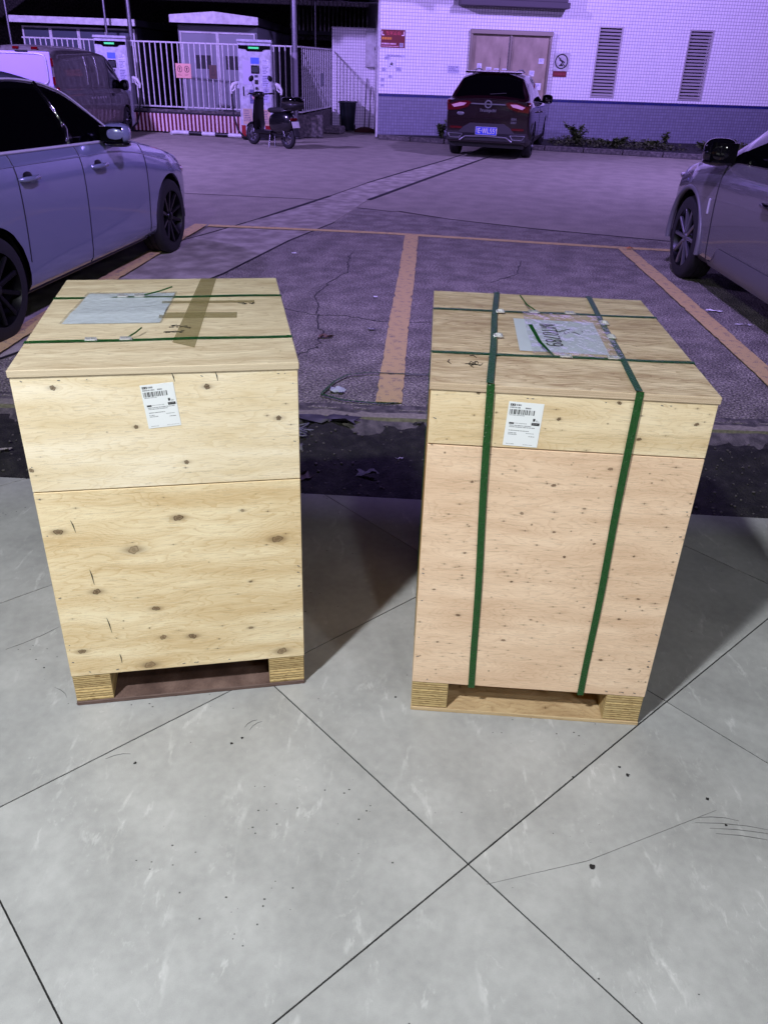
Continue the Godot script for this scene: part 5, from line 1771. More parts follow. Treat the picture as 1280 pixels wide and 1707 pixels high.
func dark_suv() -> void:
	var L := 4.5
	var o := thing("suv_car", "dark red sport utility car seen from behind near the wall", "car", Vector3(2.43, LOT, -21.05), -0.245)
	var cls := func(u: float, j: int) -> String:
		if j == JR:
			return "body"
		if j >= JR + 1:
			if u > 1.35 and u < 2.3:
				return "windscreen"
			if u > 4.1 and u < 4.42:
				return "rear_window"
			return "roof" if u > 2.25 and u < 4.1 else ("bonnet" if u < 1.35 and u > 0.2 else "body")
		if j >= JB and j < JR:
			if u > 1.6 and u < 2.6 and j < JR - 1:
				return "side_window0"
			if u > 2.68 and u < 3.5 and j < JR - 1:
				return "side_window1"
			if u > 3.56 and u < 4.0 and j < JR - 2:
				return "side_window2"
			return "window_surround" if u > 1.4 and u < 3.55 else "body"
		if j < 4:
			return "cladding"
		if u > 1.45 and u < 2.64:
			return "door0"
		if u > 2.64 and u < 3.5:
			return "door1"
		return "body"
	var red := paint(Color(0.085, 0.02, 0.035), 0.1, 0.25)
	var P := {"L": L, "wheels": [0.9, 3.55], "r": 0.345, "arch": 0.40, "cls": cls,
		"w": [[0, 0.62], [0.1, 0.78], [0.3, 0.87], [0.8, 0.92], [3.9, 0.925], [4.3, 0.91], [4.45, 0.885], [4.5, 0.85]],
		"yb": [[0, 0.32], [0.5, 0.25], [4.1, 0.25], [4.35, 0.30], [4.5, 0.33]],
		"belt": [[0, 0.78], [0.3, 0.92], [1.2, 1.03], [3.9, 1.12], [4.3, 1.15], [4.5, 1.12]],
		"roof": [[0, 0.80], [0.2, 0.95], [0.7, 1.03], [1.2, 1.1], [1.4, 1.15], [1.9, 1.45], [2.3, 1.62], [2.9, 1.70], [3.6, 1.69], [4.06, 1.64], [4.18, 1.56], [4.36, 1.28], [4.44, 1.19], [4.5, 1.15]],
		"wr": [[0, 0.6], [1.3, 0.76], [2.0, 0.66], [3.2, 0.66], [4.1, 0.64], [4.4, 0.74], [4.5, 0.74]],
		"mats": {"body": red, "windscreen": M.glass, "rear_window": M.glass, "side_window0": M.glass, "side_window1": M.glass, "side_window2": M.glass, "window_surround": M.gloss_black, "cladding": mat(Color(0.13, 0.125, 0.13), 0.5)},
		"labels": {"door0": "front door", "door1": "rear door", "side_window0": "front side window", "side_window1": "rear side window", "side_window2": "small rear quarter window"}}
	var D := car_body(o, P)
	var zb := L / 2
	for s in [1.0, -1.0]:
		part(o, "window_trim", trim_along(D, 1.5, 4.05, JB, 0.008, s, 0.004), M.steel)
		part(o, "door_seam", trim_up(D, 2.64, 2.64, 4, JB, 0.005, s), M.black)
		var mp := on_body(D, 1.62, JB)
		mirror_unit(o, Vector3(mp.x * s, mp.y + 0.03, mp.z), s, M.gloss_black, Vector3(0.13, 0.1, 0.08))
		for u in [2.4, 3.3]:
			var p := on_body(D, u, 10)
			handle(o, Vector3(p.x * s, p.y, p.z), s, red)
		for wu in P.wheels:
			wheel(o, Vector3(s * 0.80, 0.345, wu - L / 2), s, 0.345, "multi")
		var rail := []
		for u in [2.35, 2.5, 3.0, 3.5, 3.85, 3.95]:
			var p := on_body(D, u, JR + 4)
			rail.append(Vector3(p.x * s, p.y + (0.045 if u > 2.4 and u < 3.9 else 0.0), p.z))
		part(o, "roof_rail", Sh.new().tube(rail, 0.016, 8), M.steel)
		# tail lamp that wraps the corner: red shell, pale band inside
		var poly := PackedVector2Array([Vector2(0.36, 1.085), Vector2(0.44, 1.0), Vector2(0.62, 0.945), Vector2(0.86, 0.925), Vector2(0.87, 1.03), Vector2(0.62, 1.10), Vector2(0.44, 1.115)])
		var q := PackedVector2Array()
		for v in poly:
			q.append(Vector2(v.x * s, v.y))
		var tl := part(o, "tail_lamp", Sh.new().prism(q, 0.05, Transform3D(Basis(), Vector3(0, 0, zb - 0.02))), M.red_lens)
		part(tl, "lamp_band", Sh.new().prism(PackedVector2Array([Vector2(0.46 * s, 1.075), Vector2(0.52 * s, 1.025), Vector2(0.72 * s, 0.985), Vector2(0.78 * s, 1.03), Vector2(0.6 * s, 1.08)]), 0.01, Transform3D(Basis(), Vector3(0, 0, zb + 0.028))), M.clear_lens)
		part(o, "tail_lamp", Sh.new().blob(on_body(D, 4.36, 12) * Vector3(s, 1, 1) + Vector3(-s * 0.01, 0, 0), Vector3(0.035, 0.07, 0.16), 0.8), M.red_lens)
		part(o, "reflector", Sh.new().box(Vector3(s * 0.66, 0.60, zb + 0.01), Vector3(0.26, 0.045, 0.02), 0.008), M.red_lens)
		var fx: float = s * 0.67
		part(o, "fog_lamp", Sh.new().tube([Vector3(fx - 0.16, 0.485, zb + 0.03), Vector3(fx + 0.16, 0.485, zb + 0.03), Vector3(fx + 0.1, 0.405, zb + 0.03), Vector3(fx - 0.1, 0.405, zb + 0.03), Vector3(fx - 0.16, 0.485, zb + 0.03)], 0.012, 6), M.steel)
	part(o, "chrome_bar", Sh.new().box(Vector3(0, 1.065, zb + 0.012), Vector3(0.74, 0.028, 0.02), 0.006), M.steel)
	part(o, "emblem", Sh.new().lathe([Vector2(0.055, -0.008), Vector2(0.078, -0.008), Vector2(0.078, 0.008), Vector2(0.055, 0.008), Vector2(0.055, -0.008)], 24, Transform3D(Basis(Vector3.RIGHT, PI / 2), Vector3(0, 1.065, zb + 0.03))).box(Vector3(0.022, 1.058, zb + 0.03), Vector3(0.055, 0.018, 0.014), 0.003), M.steel)
	letters(o, "lettering", "Trumpchi", 0.055, M.steel, Transform3D(Basis(), Vector3(0, 0.945, zb + 0.008)))
	letters(o, "lettering", "GS4", 0.045, M.steel, Transform3D(Basis(), Vector3(0.56, 0.80, zb + 0.008)))
	letters(o, "lettering", "235T", 0.04, M.steel, Transform3D(Basis(), Vector3(0.56, 0.735, zb + 0.008)))
	part(o, "badge", Sh.new().blob(Vector3(-0.58, 0.87, zb + 0.004), Vector3(0.08, 0.035, 0.006), 0.9, Basis(), 6, 14), M.steel)
	part(o, "tailgate_crease", Sh.new().tube([Vector3(-0.5, 0.79, zb), Vector3(0, 0.80, zb + 0.008), Vector3(0.5, 0.79, zb)], 0.011, 6), red)
	part(o, "tailgate_crease", Sh.new().tube([Vector3(-0.62, 1.155, zb - 0.01), Vector3(0, 1.17, zb + 0.0), Vector3(0.62, 1.155, zb - 0.01)], 0.012, 6), red)
	part(o, "bumper_panel", Sh.new().prism(PackedVector2Array([Vector2(-0.5, 0.62), Vector2(-0.36, 0.70), Vector2(0.36, 0.70), Vector2(0.5, 0.62), Vector2(0.62, 0.5), Vector2(0.5, 0.42), Vector2(-0.5, 0.42), Vector2(-0.62, 0.5)]), 0.02, Transform3D(Basis(), Vector3(0, 0, zb))), mat(Color(0.16, 0.15, 0.17), 0.45))
	part(o, "bumper", Sh.new().box(Vector3(0, 0.44, zb - 0.01), Vector3(1.72, 0.2, 0.06), 0.03), mat(Color(0.12, 0.115, 0.12), 0.5))
	part(o, "diffuser_trim", Sh.new().tube([Vector3(-0.56, 0.36, zb + 0.03), Vector3(-0.44, 0.44, zb + 0.035), Vector3(0, 0.455, zb + 0.04), Vector3(0.44, 0.44, zb + 0.035), Vector3(0.56, 0.36, zb + 0.03)], 0.018, 8), M.steel)
	part(o, "brake_lamp", Sh.new().box(Vector3(0, 1.635, zb - 0.415), Vector3(0.32, 0.022, 0.05), 0.005), M.red_lens)
	part(o, "spoiler", Sh.new().box(Vector3(0, 1.655, zb - 0.45), Vector3(1.2, 0.03, 0.2), 0.012, Basis(Vector3.RIGHT, 0.1)), red)
	part(o, "aerial", Sh.new().tube([Vector3(0.06, 1.66, zb - 0.75), Vector3(0.06, 1.92, zb - 0.68)], [0.008, 0.004], 6), M.black)
	part(o, "wiper", Sh.new().bar(Vector3(0.0, 1.25, zb - 0.085), Vector3(0.34, 1.28, zb - 0.1), 0.012, 0.012), M.black)
	var np := part(o, "number_plate", Sh.new().box(Vector3(0.0, 0.555, zb + 0.028), Vector3(0.46, 0.155, 0.012), 0.004), mat(Color(0.10, 0.22, 0.72), 0.4))
	part(np, "plate_border", Sh.new().box(Vector3(0, 0.628, zb + 0.035), Vector3(0.45, 0.006, 0.003)).box(Vector3(0, 0.482, zb + 0.035), Vector3(0.45, 0.006, 0.003)).box(Vector3(-0.224, 0.555, zb + 0.035), Vector3(0.006, 0.14, 0.003)).box(Vector3(0.224, 0.555, zb + 0.035), Vector3(0.006, 0.14, 0.003)), M.white_paint)
	letters(np, "plate_letters", "E·WL551", 0.092, M.white_paint, Transform3D(Basis().scaled(Vector3(0.84, 1.1, 1)), Vector3(0.035, 0.555, zb + 0.036)))
	# first sign of the plate, built of strokes
	var gl := Sh.new()
	var cx := -0.186
	gl.box(Vector3(cx, 0.575, zb + 0.036), Vector3(0.044, 0.006, 0.004)).box(Vector3(cx, 0.6, zb + 0.036), Vector3(0.044, 0.006, 0.004)).box(Vector3(cx - 0.02, 0.588, zb + 0.036), Vector3(0.005, 0.03, 0.004)).box(Vector3(cx + 0.02, 0.588, zb + 0.036), Vector3(0.005, 0.03, 0.004)).box(Vector3(cx, 0.588, zb + 0.036), Vector3(0.005, 0.03, 0.004)).box(Vector3(cx, 0.552, zb + 0.036), Vector3(0.05, 0.006, 0.004)).box(Vector3(cx - 0.004, 0.532, zb + 0.036), Vector3(0.036, 0.006, 0.004)).box(Vector3(cx + 0.012, 0.517, zb + 0.036), Vector3(0.006, 0.026, 0.004))
	part(np, "plate_letters", gl, M.white_paint)


func delivery_van() -> void:
	var L := 4.6
	var o := thing("delivery_van", "grey panel van with pale rear window panel behind the sedan", "van", Vector3(-7.62, LOT, -20.6), -0.03)
	var cls := func(u: float, j: int) -> String:
		if j == JR:
			return "body"
		if j >= JR + 1:
			if u > 0.5 and u < 1.3:
				return "windscreen"
			return "roof" if u > 1.3 and u < 4.5 else "body"
		if j >= JB and j < JR and u > 0.78 and u < 1.55 and j < JR - 1:
			return "side_window0"
		if j >= JB and j < JR and u > 0.6 and u < 1.65:
			return "window_surround"
		if j < 2:
			return "cladding"
		if u > 0.8 and u < 1.7 and j >= 3 and j < JB:
			return "door0"
		if u > 1.74 and u < 2.75 and j >= 3 and j < JR:
			return "door1"
		return "body"
	var grey := mat(Color(0.40, 0.39, 0.39), 0.5, 0.2, 0.4)
	grey.albedo_texture = cloud(256, 0.02, Color(0.72, 0.7, 0.68), Color(1, 1, 1), 7, 5, 0.06)
	grey.uv1_triplanar = true
	var P := {"L": L, "wheels": [0.65, 3.6], "r": 0.30, "arch": 0.35, "cls": cls,
		"w": [[0, 0.58], [0.1, 0.72], [0.4, 0.8], [4.35, 0.81], [4.52, 0.80], [4.6, 0.75]],
		"yb": [[0, 0.30], [0.5, 0.24], [4.2, 0.24], [4.6, 0.30]],
		"belt": [[0, 0.72], [0.3, 0.92], [0.7, 1.0], [4.5, 1.06], [4.6, 1.05]],
		"roof": [[0, 0.74], [0.2, 0.92], [0.5, 1.04], [0.8, 1.3], [1.15, 1.62], [1.6, 1.78], [2.4, 1.85], [4.2, 1.85], [4.5, 1.83], [4.6, 1.78]],
		"wr": [[0, 0.6], [0.6, 0.72], [1.2, 0.68], [4.4, 0.70], [4.6, 0.68]],
		"mats": {"body": grey, "windscreen": M.glass, "side_window0": M.glass, "window_surround": M.black, "cladding": M.black},
		"labels": {"door0": "cab door", "door1": "sliding door"}}
	var D := car_body(o, P)
	var zb := L / 2
	var white := mat(Color(0.60, 0.55, 0.74), 0.25, 0.0, 0.8)
	# rear doors: pale body with large blank window panel and rounded frame
	part(o, "rear_door", Sh.new().box(Vector3(0, 1.04, zb + 0.012), Vector3(1.36, 1.38, 0.03), 0.012), white)
	var pan := Sh.new().box(Vector3(0, 1.42, zb + 0.034), Vector3(1.16, 0.52, 0.016), 0.006)
	part(o, "rear_window", pan, white)
	var fr := []
	for k in 33:
		var a := TAU * k / 32.0
		var cx := signf(cos(a)) * pow(absf(cos(a)), 0.28)
		var cy := signf(sin(a)) * pow(absf(sin(a)), 0.28)
		fr.append(Vector3(cx * 0.595, 1.42 + cy * 0.275, zb + 0.036))
	part(o, "window_seal", Sh.new().tube(fr, 0.016, 6), mat(Color(0.62, 0.6, 0.66), 0.35))
	part(o, "rear_handle", Sh.new().box(Vector3(0.12, 1.735, zb + 0.03), Vector3(0.26, 0.035, 0.03), 0.01), M.black)
	for x in [-0.38, 0.0, 0.38]:
		part(o, "reflector", Sh.new().box(Vector3(x, 1.79, zb - 0.015), Vector3(0.13, 0.05, 0.05), 0.006), M.red_lens)
	for s in [1.0, -1.0]:
		for y in [1.55, 1.22]:
			part(o, "reflector", Sh.new().box(Vector3(s * 0.70, y, zb + 0.006), Vector3(0.05, 0.15, 0.04), 0.006), M.red_lens)
		part(o, "tail_lamp", Sh.new().blob(Vector3(s * 0.745, 0.92, zb - 0.01), Vector3(0.06, 0.19, 0.06), 0.8), M.red_lens)
		for u in [2.3, 2.95]:
			part(o, "side_rib", trim_up(D, u, u, JB + 1, JR - 1, 0.012, s), M.chrome)
		part(o, "door_seam", trim_up(D, 1.72, 1.72, 3, JR - 1, 0.004, s), M.black)
		part(o, "door_seam", trim_up(D, 2.76, 2.76, 3, JR - 1, 0.004, s), M.black)
		part(o, "side_crease", trim_along(D, 0.8, 4.3, 11.5, 0.008, s, -0.002), grey)
		part(o, "side_crease", trim_along(D, 1.7, 4.4, JB + 0.4, 0.008, s, -0.002), grey)
		var p := on_body(D, 1.55, 11)
		part(o, "door_handle", Sh.new().box(Vector3(p.x * s + 0.012 * s, p.y, p.z), Vector3(0.03, 0.05, 0.13), 0.01), M.black)
		var mp := on_body(D, 0.82, JB)
		mirror_unit(o, Vector3(mp.x * s, mp.y + 0.03, mp.z), s, M.black, Vector3(0.1, 0.12, 0.07))
		for wu in P.wheels:
			wheel(o, Vector3(s * 0.69, 0.30, wu - L / 2), s, 0.30, "plain")
		for k in 6:
			var q := on_body(D, 2.05 + k * 0.17, 10.2)
			part(o, "side_lettering", Sh.new().box(Vector3(q.x * s, q.y, q.z), Vector3(0.006, 0.05, 0.05), 0.001).box(Vector3(q.x * s, q.y + 0.005, q.z + 0.045), Vector3(0.006, 0.03, 0.03), 0.001), mat(Color(0.62, 0.6, 0.62), 0.5))
	part(o, "bumper", Sh.new().box(Vector3(0, 0.38, zb + 0.02), Vector3(1.5, 0.2, 0.1), 0.03), M.black)


# ---------------------------------------------------------------- scooter
func scooter() -> void:
	var o := thing("electric_scooter", "dark scooter with top box parked before the charger", "scooter", Vector3(-2.89, LOT, -20.0), -0.72)
	var dk := mat(Color(0.05, 0.055, 0.065), 0.28, 0.2, 0.8)
	var turn := Basis(Vector3.RIGHT, PI / 2)
	var ty := Sh.new().lathe([Vector2(0.14, -0.03), Vector2(0.19, -0.045), Vector2(0.22, -0.03), Vector2(0.226, 0), Vector2(0.22, 0.03), Vector2(0.19, 0.045), Vector2(0.14, 0.03)], 30, Transform3D(turn, Vector3.ZERO)).mesh()
	var rim := Sh.new()
	rim.lathe([Vector2(0.135, -0.032), Vector2(0.15, -0.032), Vector2(0.15, 0.032), Vector2(0.135, 0.032), Vector2(0.135, -0.032)], 24, Transform3D(turn, Vector3.ZERO))
	for k in 6:
		var a := TAU * k / 6.0
		rim.bar(Vector3(cos(a), sin(a), 0) * 0.03, Vector3(cos(a), sin(a), 0) * 0.14, 0.03, 0.02, 0.004)
	rim.lathe([Vector2(0, -0.04), Vector2(0.045, -0.04), Vector2(0.045, 0.04), Vector2(0, 0.04)], 16, Transform3D(turn, Vector3.ZERO))
	var rm := rim.mesh()
	for x in [-0.6, 0.6]:
		var w := part(o, "wheel", ty, M.rubber, Transform3D(Basis(), Vector3(x, 0.226, 0)))
		part(w, "rim", rm, M.alloy)
	# front mudguard
	var mg := []
	for i in 13:
		var a := lerpf(0.25, 2.6, i / 12.0)
		var row := []
		for j in 7:
			var b := lerpf(-1.2, 1.2, j / 6.0)
			row.append(Vector3(-0.6 + cos(a) * (0.25 * cos(b * 0.5) + 0.012), 0.226 + sin(a) * (0.25 * cos(b * 0.5) + 0.012), sin(b) * 0.06))
		mg.append(row)
	part(o, "mudguard", Sh.new().sheet(mg, Vector3.UP), dk)
	for s in [-1.0, 1.0]:
		part(o, "fork", Sh.new().tube([Vector3(-0.6, 0.226, s * 0.055), Vector3(-0.5, 0.55, s * 0.045), Vector3(-0.44, 0.75, s * 0.03)], 0.017, 8), M.steel)
	part(o, "steering_column", Sh.new().tube([Vector3(-0.47, 0.62, 0), Vector3(-0.36, 1.05, 0)], 0.025, 8), M.black)
	# leg shield: curved sheet with thickness
	var ls := []
	for side in [0.0, 0.03]:
		pass
	for i in 11:
		var t := i / 10.0
		var row := []
		for j in 9:
			var q := j / 8.0 - 0.5
			var wd := lerpf(0.34, 0.26, t) if t > 0.2 else lerpf(0.24, 0.34, t / 0.2)
			row.append(Vector3(lerpf(-0.40, -0.36, t) - 0.10 * (1.0 - 4.0 * q * q) - 0.08 * sin(t * PI) * 0.4 + (0.02 if t > 0.9 else 0.0), lerpf(0.30, 1.0, t), q * wd))
		ls.append(row)
	part(o, "leg_shield", Sh.new().sheet(ls, Vector3.LEFT), dk)
	var ls2 := []
	for row in ls:
		var r2 := []
		for p in row:
			r2.append(Vector3(p.x * 0.35 - 0.225, p.y, p.z * 0.98))
		ls2.append(r2)
	part(o, "leg_shield_lining", Sh.new().sheet(ls2, Vector3.RIGHT), M.black)
	part(o, "head_lamp", Sh.new().blob(Vector3(-0.47, 0.98, 0), Vector3(0.07, 0.06, 0.09), 0.9), M.clear_lens)
	part(o, "handlebar_cowl", Sh.new().blob(Vector3(-0.37, 1.04, 0), Vector3(0.11, 0.07, 0.15), 0.8), dk)
	part(o, "handlebar", Sh.new().tube([Vector3(-0.24, 1.07, -0.36), Vector3(-0.30, 1.06, -0.24), Vector3(-0.35, 1.05, 0), Vector3(-0.30, 1.06, 0.24), Vector3(-0.24, 1.07, 0.36)], 0.014, 8), M.black)
	for s in [-1.0, 1.0]:
		part(o, "grip", Sh.new().tube([Vector3(-0.295, 1.06, s * 0.25), Vector3(-0.24, 1.07, s * 0.37)], 0.019, 10), M.rubber)
		part(o, "brake_lever", Sh.new().tube([Vector3(-0.34, 1.06, s * 0.2), Vector3(-0.34, 1.05, s * 0.3), Vector3(-0.30, 1.045, s * 0.38)], 0.006, 6), M.steel)
		var m := part(o, "mirror", Sh.new().blob(Vector3(-0.27, 1.36, s * 0.27), Vector3(0.018, 0.055, 0.075), 0.85, Basis(Vector3.RIGHT, s * 0.5)), M.black)
		part(m, "mirror_stem", Sh.new().tube([Vector3(-0.31, 1.06, s * 0.17), Vector3(-0.30, 1.2, s * 0.19), Vector3(-0.28, 1.32, s * 0.26)], 0.006, 6), M.steel)
	part(o, "footboard", Sh.new().box(Vector3(-0.12, 0.30, 0), Vector3(0.52, 0.07, 0.28), 0.02), M.black)
	part(o, "battery_case", Sh.new().box(Vector3(-0.08, 0.22, 0), Vector3(0.4, 0.1, 0.2), 0.02), M.black)
	part(o, "rear_body", Sh.new().blob(Vector3(0.42, 0.52, 0), Vector3(0.38, 0.22, 0.17), 0.72, Basis(Vector3.BACK, 0.1), 12, 20), dk)
	part(o, "seat", Sh.new().blob(Vector3(0.34, 0.765, 0), Vector3(0.34, 0.06, 0.14), 0.6, Basis(Vector3.BACK, 0.05), 10, 18), M.rubber)
	part(o, "rear_mudguard", Sh.new().box(Vector3(0.86, 0.40, 0), Vector3(0.03, 0.3, 0.14), 0.01, Basis(Vector3.BACK, 0.35)), M.black)
	part(o, "swing_arm", Sh.new().bar(Vector3(0.2, 0.28, 0.1), Vector3(0.6, 0.226, 0.09), 0.05, 0.035, 0.01), M.black)
	for s in [-1.0, 1.0]:
		part(o, "shock_absorber", Sh.new().tube([Vector3(0.6, 0.25, s * 0.1), Vector3(0.52, 0.5, s * 0.13)], 0.022, 8), M.alloy)
	part(o, "tail_lamp", Sh.new().box(Vector3(0.79, 0.60, 0), Vector3(0.05, 0.06, 0.2), 0.015), M.red_lens)
	part(o, "number_plate", Sh.new().box(Vector3(0.86, 0.50, 0), Vector3(0.012, 0.13, 0.2), 0.003, Basis(Vector3.BACK, 0.3)), M.white_paint)
	part(o, "rear_rack", Sh.new().tube([Vector3(0.4, 0.74, 0.12), Vector3(0.85, 0.80, 0.12), Vector3(0.85, 0.80, -0.12), Vector3(0.4, 0.74, -0.12)], 0.011, 6), M.steel)
	var bx := part(o, "top_box", Sh.new().blob(Vector3(0.78, 0.88, 0), Vector3(0.21, 0.085, 0.21), 0.5, Basis(), 10, 20), M.black)
	part(bx, "box_lid", Sh.new().blob(Vector3(0.78, 0.965, 0), Vector3(0.215, 0.085, 0.215), 0.55, Basis(), 10, 20), M.gloss_black)
	part(o, "side_stand", Sh.new().tube([Vector3(0.1, 0.27, 0.1), Vector3(0.14, 0.12, 0.16), Vector3(0.18, 0.01, 0.2)], 0.011, 6), M.steel)
	part(o, "centre_stand", Sh.new().tube([Vector3(0.25, 0.26, 0.09), Vector3(0.3, 0.02, 0.13)], 0.011, 6).tube([Vector3(0.25, 0.26, -0.09), Vector3(0.3, 0.02, -0.13)], 0.011, 6), M.steel)


# ---------------------------------------------------------------- chargers
func chargers() -> void:
	var o := thing("car_charger", "white car charger with green light behind the scooter", "charger", Vector3(-3.44, LOT, -21.75), 0.10, "car chargers by the fence")
	var W := 0.78
	var H := 2.08
	var D := 0.6
	var shell := mat(Color(0.74, 0.74, 0.78), 0.35, 0.0, 0.3)
	shell.albedo_texture = cloud(256, 0.03, Color(0.8, 0.8, 0.8), Color(1, 1, 1), 17, 5, 0.05)
	shell.uv1_triplanar = true
	part(o, "cabinet", Sh.new().box(Vector3(0, H / 2 + 0.05, 0), Vector3(W, H - 0.1, D), 0.015), shell)
	part(o, "plinth", Sh.new().box(Vector3(0, 0.05, 0), Vector3(W - 0.06, 0.1, D - 0.06), 0.01), M.dark_metal)
	part(o, "cap", Sh.new().box(Vector3(0, H + 0.02, 0.01), Vector3(W + 0.03, 0.06, D + 0.05), 0.012), shell)
	var f := D / 2
	var band := part(o, "top_band", Sh.new().prism(PackedVector2Array([Vector2(-0.37, H - 0.07), Vector2(0.37, H - 0.07), Vector2(0.37, H - 0.14), Vector2(0.22, H - 0.15), Vector2(0.17, H - 0.19), Vector2(-0.17, H - 0.19), Vector2(-0.22, H - 0.15), Vector2(-0.37, H - 0.14)]), 0.012, Transform3D(Basis(), Vector3(0, 0, f))), M.gloss_black)
	var green := mat(Color(0.3, 0.9, 0.5), 0.4)
	green.emission_enabled = true
	green.emission = Color(0.25, 1.0, 0.45)
	green.emission_energy_multiplier = 0.3
	part(band, "status_light", Sh.new().box(Vector3(-0.02, H - 0.12, f + 0.016), Vector3(0.24, 0.04, 0.008), 0.003), green)
	var dr := part(o, "front_door", Sh.new().box(Vector3(0, 0.98, f + 0.006), Vector3(W - 0.06, 1.7, 0.014), 0.004), shell)
	part(dr, "screen", Sh.new().box(Vector3(0.0, 1.52, f + 0.018), Vector3(0.19, 0.17, 0.014), 0.003), M.gloss_black)
	part(dr, "screen_glass", Sh.new().box(Vector3(0.0, 1.52, f + 0.027), Vector3(0.15, 0.125, 0.006), 0.001), mat(Color(0.22, 0.23, 0.24), 0.2))
	part(dr, "blue_sticker", board(Sh.new(), Vector3(0.0, 1.70, f + 0.015), 0.2, 0.13, 0.004), mat(Color(0.28, 0.38, 0.78), 0.4))
	part(dr, "card_reader", Sh.new().box(Vector3(0.02, 1.26, f + 0.018), Vector3(0.08, 0.09, 0.014), 0.003), M.black)
	part(dr, "button", Sh.new().lathe([Vector2(0, 0.03), Vector2(0.03, 0.026), Vector2(0.032, 0.0)], 16, Transform3D(Basis(Vector3.RIGHT, PI / 2), Vector3(0.02, 1.13, f + 0.012))), M.black)
	part(dr, "lock_slot", Sh.new().box(Vector3(-0.29, 1.06, f + 0.018), Vector3(0.03, 0.2, 0.014), 0.004), M.black)
	var k := 0
	for d in [[0.24, 1.68, 0.16, 0.1], [0.24, 1.5, 0.17, 0.2], [0.24, 1.28, 0.17, 0.26], [0.24, 0.98, 0.14, 0.3], [-0.1, 0.95, 0.1, 0.3], [0.13, 0.86, 0.1, 0.14], [-0.22, 0.52, 0.22, 0.34], [0.2, 0.5, 0.24, 0.36], [0.02, 1.38, 0.08, 0.05]]:
		var im := Image.create(64, 80, false, Image.FORMAT_RGB8)
		im.fill([Color(0.78, 0.78, 0.83), Color(0.72, 0.72, 0.78), Color(0.66, 0.66, 0.75), Color(0.64, 0.63, 0.74), Color(0.35, 0.34, 0.5), Color(0.3, 0.29, 0.45), Color(0.68, 0.6, 0.52), Color(0.72, 0.62, 0.52), Color(0.2, 0.2, 0.25)][k])
		print_rows(im, Rect2i(6, 6, 52, 66), [3, 5, 6, 7, 5, 4, 7, 8, 2][k], Color(0.25, 0.23, 0.38), 700 + k)
		part(dr, "instruction_sheet", board(Sh.new(), Vector3(d[0], d[1], f + 0.015), d[2], d[3], 0.003), pic(im))
		k += 1
	part(dr, "vent_grille", Sh.new().box(Vector3(-0.17, 1.45, f + 0.014), Vector3(0.24, 0.5, 0.004), 0.001), mat(Color(0.66, 0.64, 0.72), 0.5))
	part(o, "red_panel", Sh.new().box(Vector3(-0.33, 0.2, f + 0.016), Vector3(0.1, 0.26, 0.008), 0.002).box(Vector3(0.26, 0.2, f + 0.016), Vector3(0.14, 0.26, 0.008), 0.002), mat(Color(0.5, 0.06, 0.08), 0.4))
	for s in [-1.0, 1.0]:
		part(o, "holster", Sh.new().box(Vector3(s * (W / 2 + 0.03), 1.18, 0.12), Vector3(0.08, 0.16, 0.14), 0.015), shell)
		var plug := part(o, "charging_plug", Sh.new().tube([Vector3(s * (W / 2 + 0.06), 1.22, 0.16), Vector3(s * (W / 2 + 0.15), 1.19, 0.2), Vector3(s * (W / 2 + 0.21), 1.09, 0.2), Vector3(s * (W / 2 + 0.2), 1.0, 0.19)], [0.05, 0.045, 0.032, 0.026], 10).tube([Vector3(s * (W / 2 + 0.1), 1.2, 0.2), Vector3(s * (W / 2 + 0.11), 1.1, 0.21), Vector3(s * (W / 2 + 0.17), 1.05, 0.21)], 0.018, 8), M.white_paint)
		part(plug, "cable", Sh.new().tube([Vector3(s * (W / 2 + 0.2), 1.0, 0.19), Vector3(s * (W / 2 + 0.19), 0.8, 0.22), Vector3(s * (W / 2 + 0.16), 0.5, 0.26), Vector3(s * (W / 2 + 0.08), 0.22, 0.32), Vector3(s * (W / 2 - 0.06), 0.08, 0.36), Vector3(s * (W / 2 - 0.14), 0.05, 0.3)], 0.021, 8), M.rubber)
	var c := o.duplicate()
	c.name = numbered("car_charger")
	add_child(c)
	c.position = Vector3(-7.2, LOT, -23.0)
	c.set_meta("label", "white car charger showing above the grey van's roof")


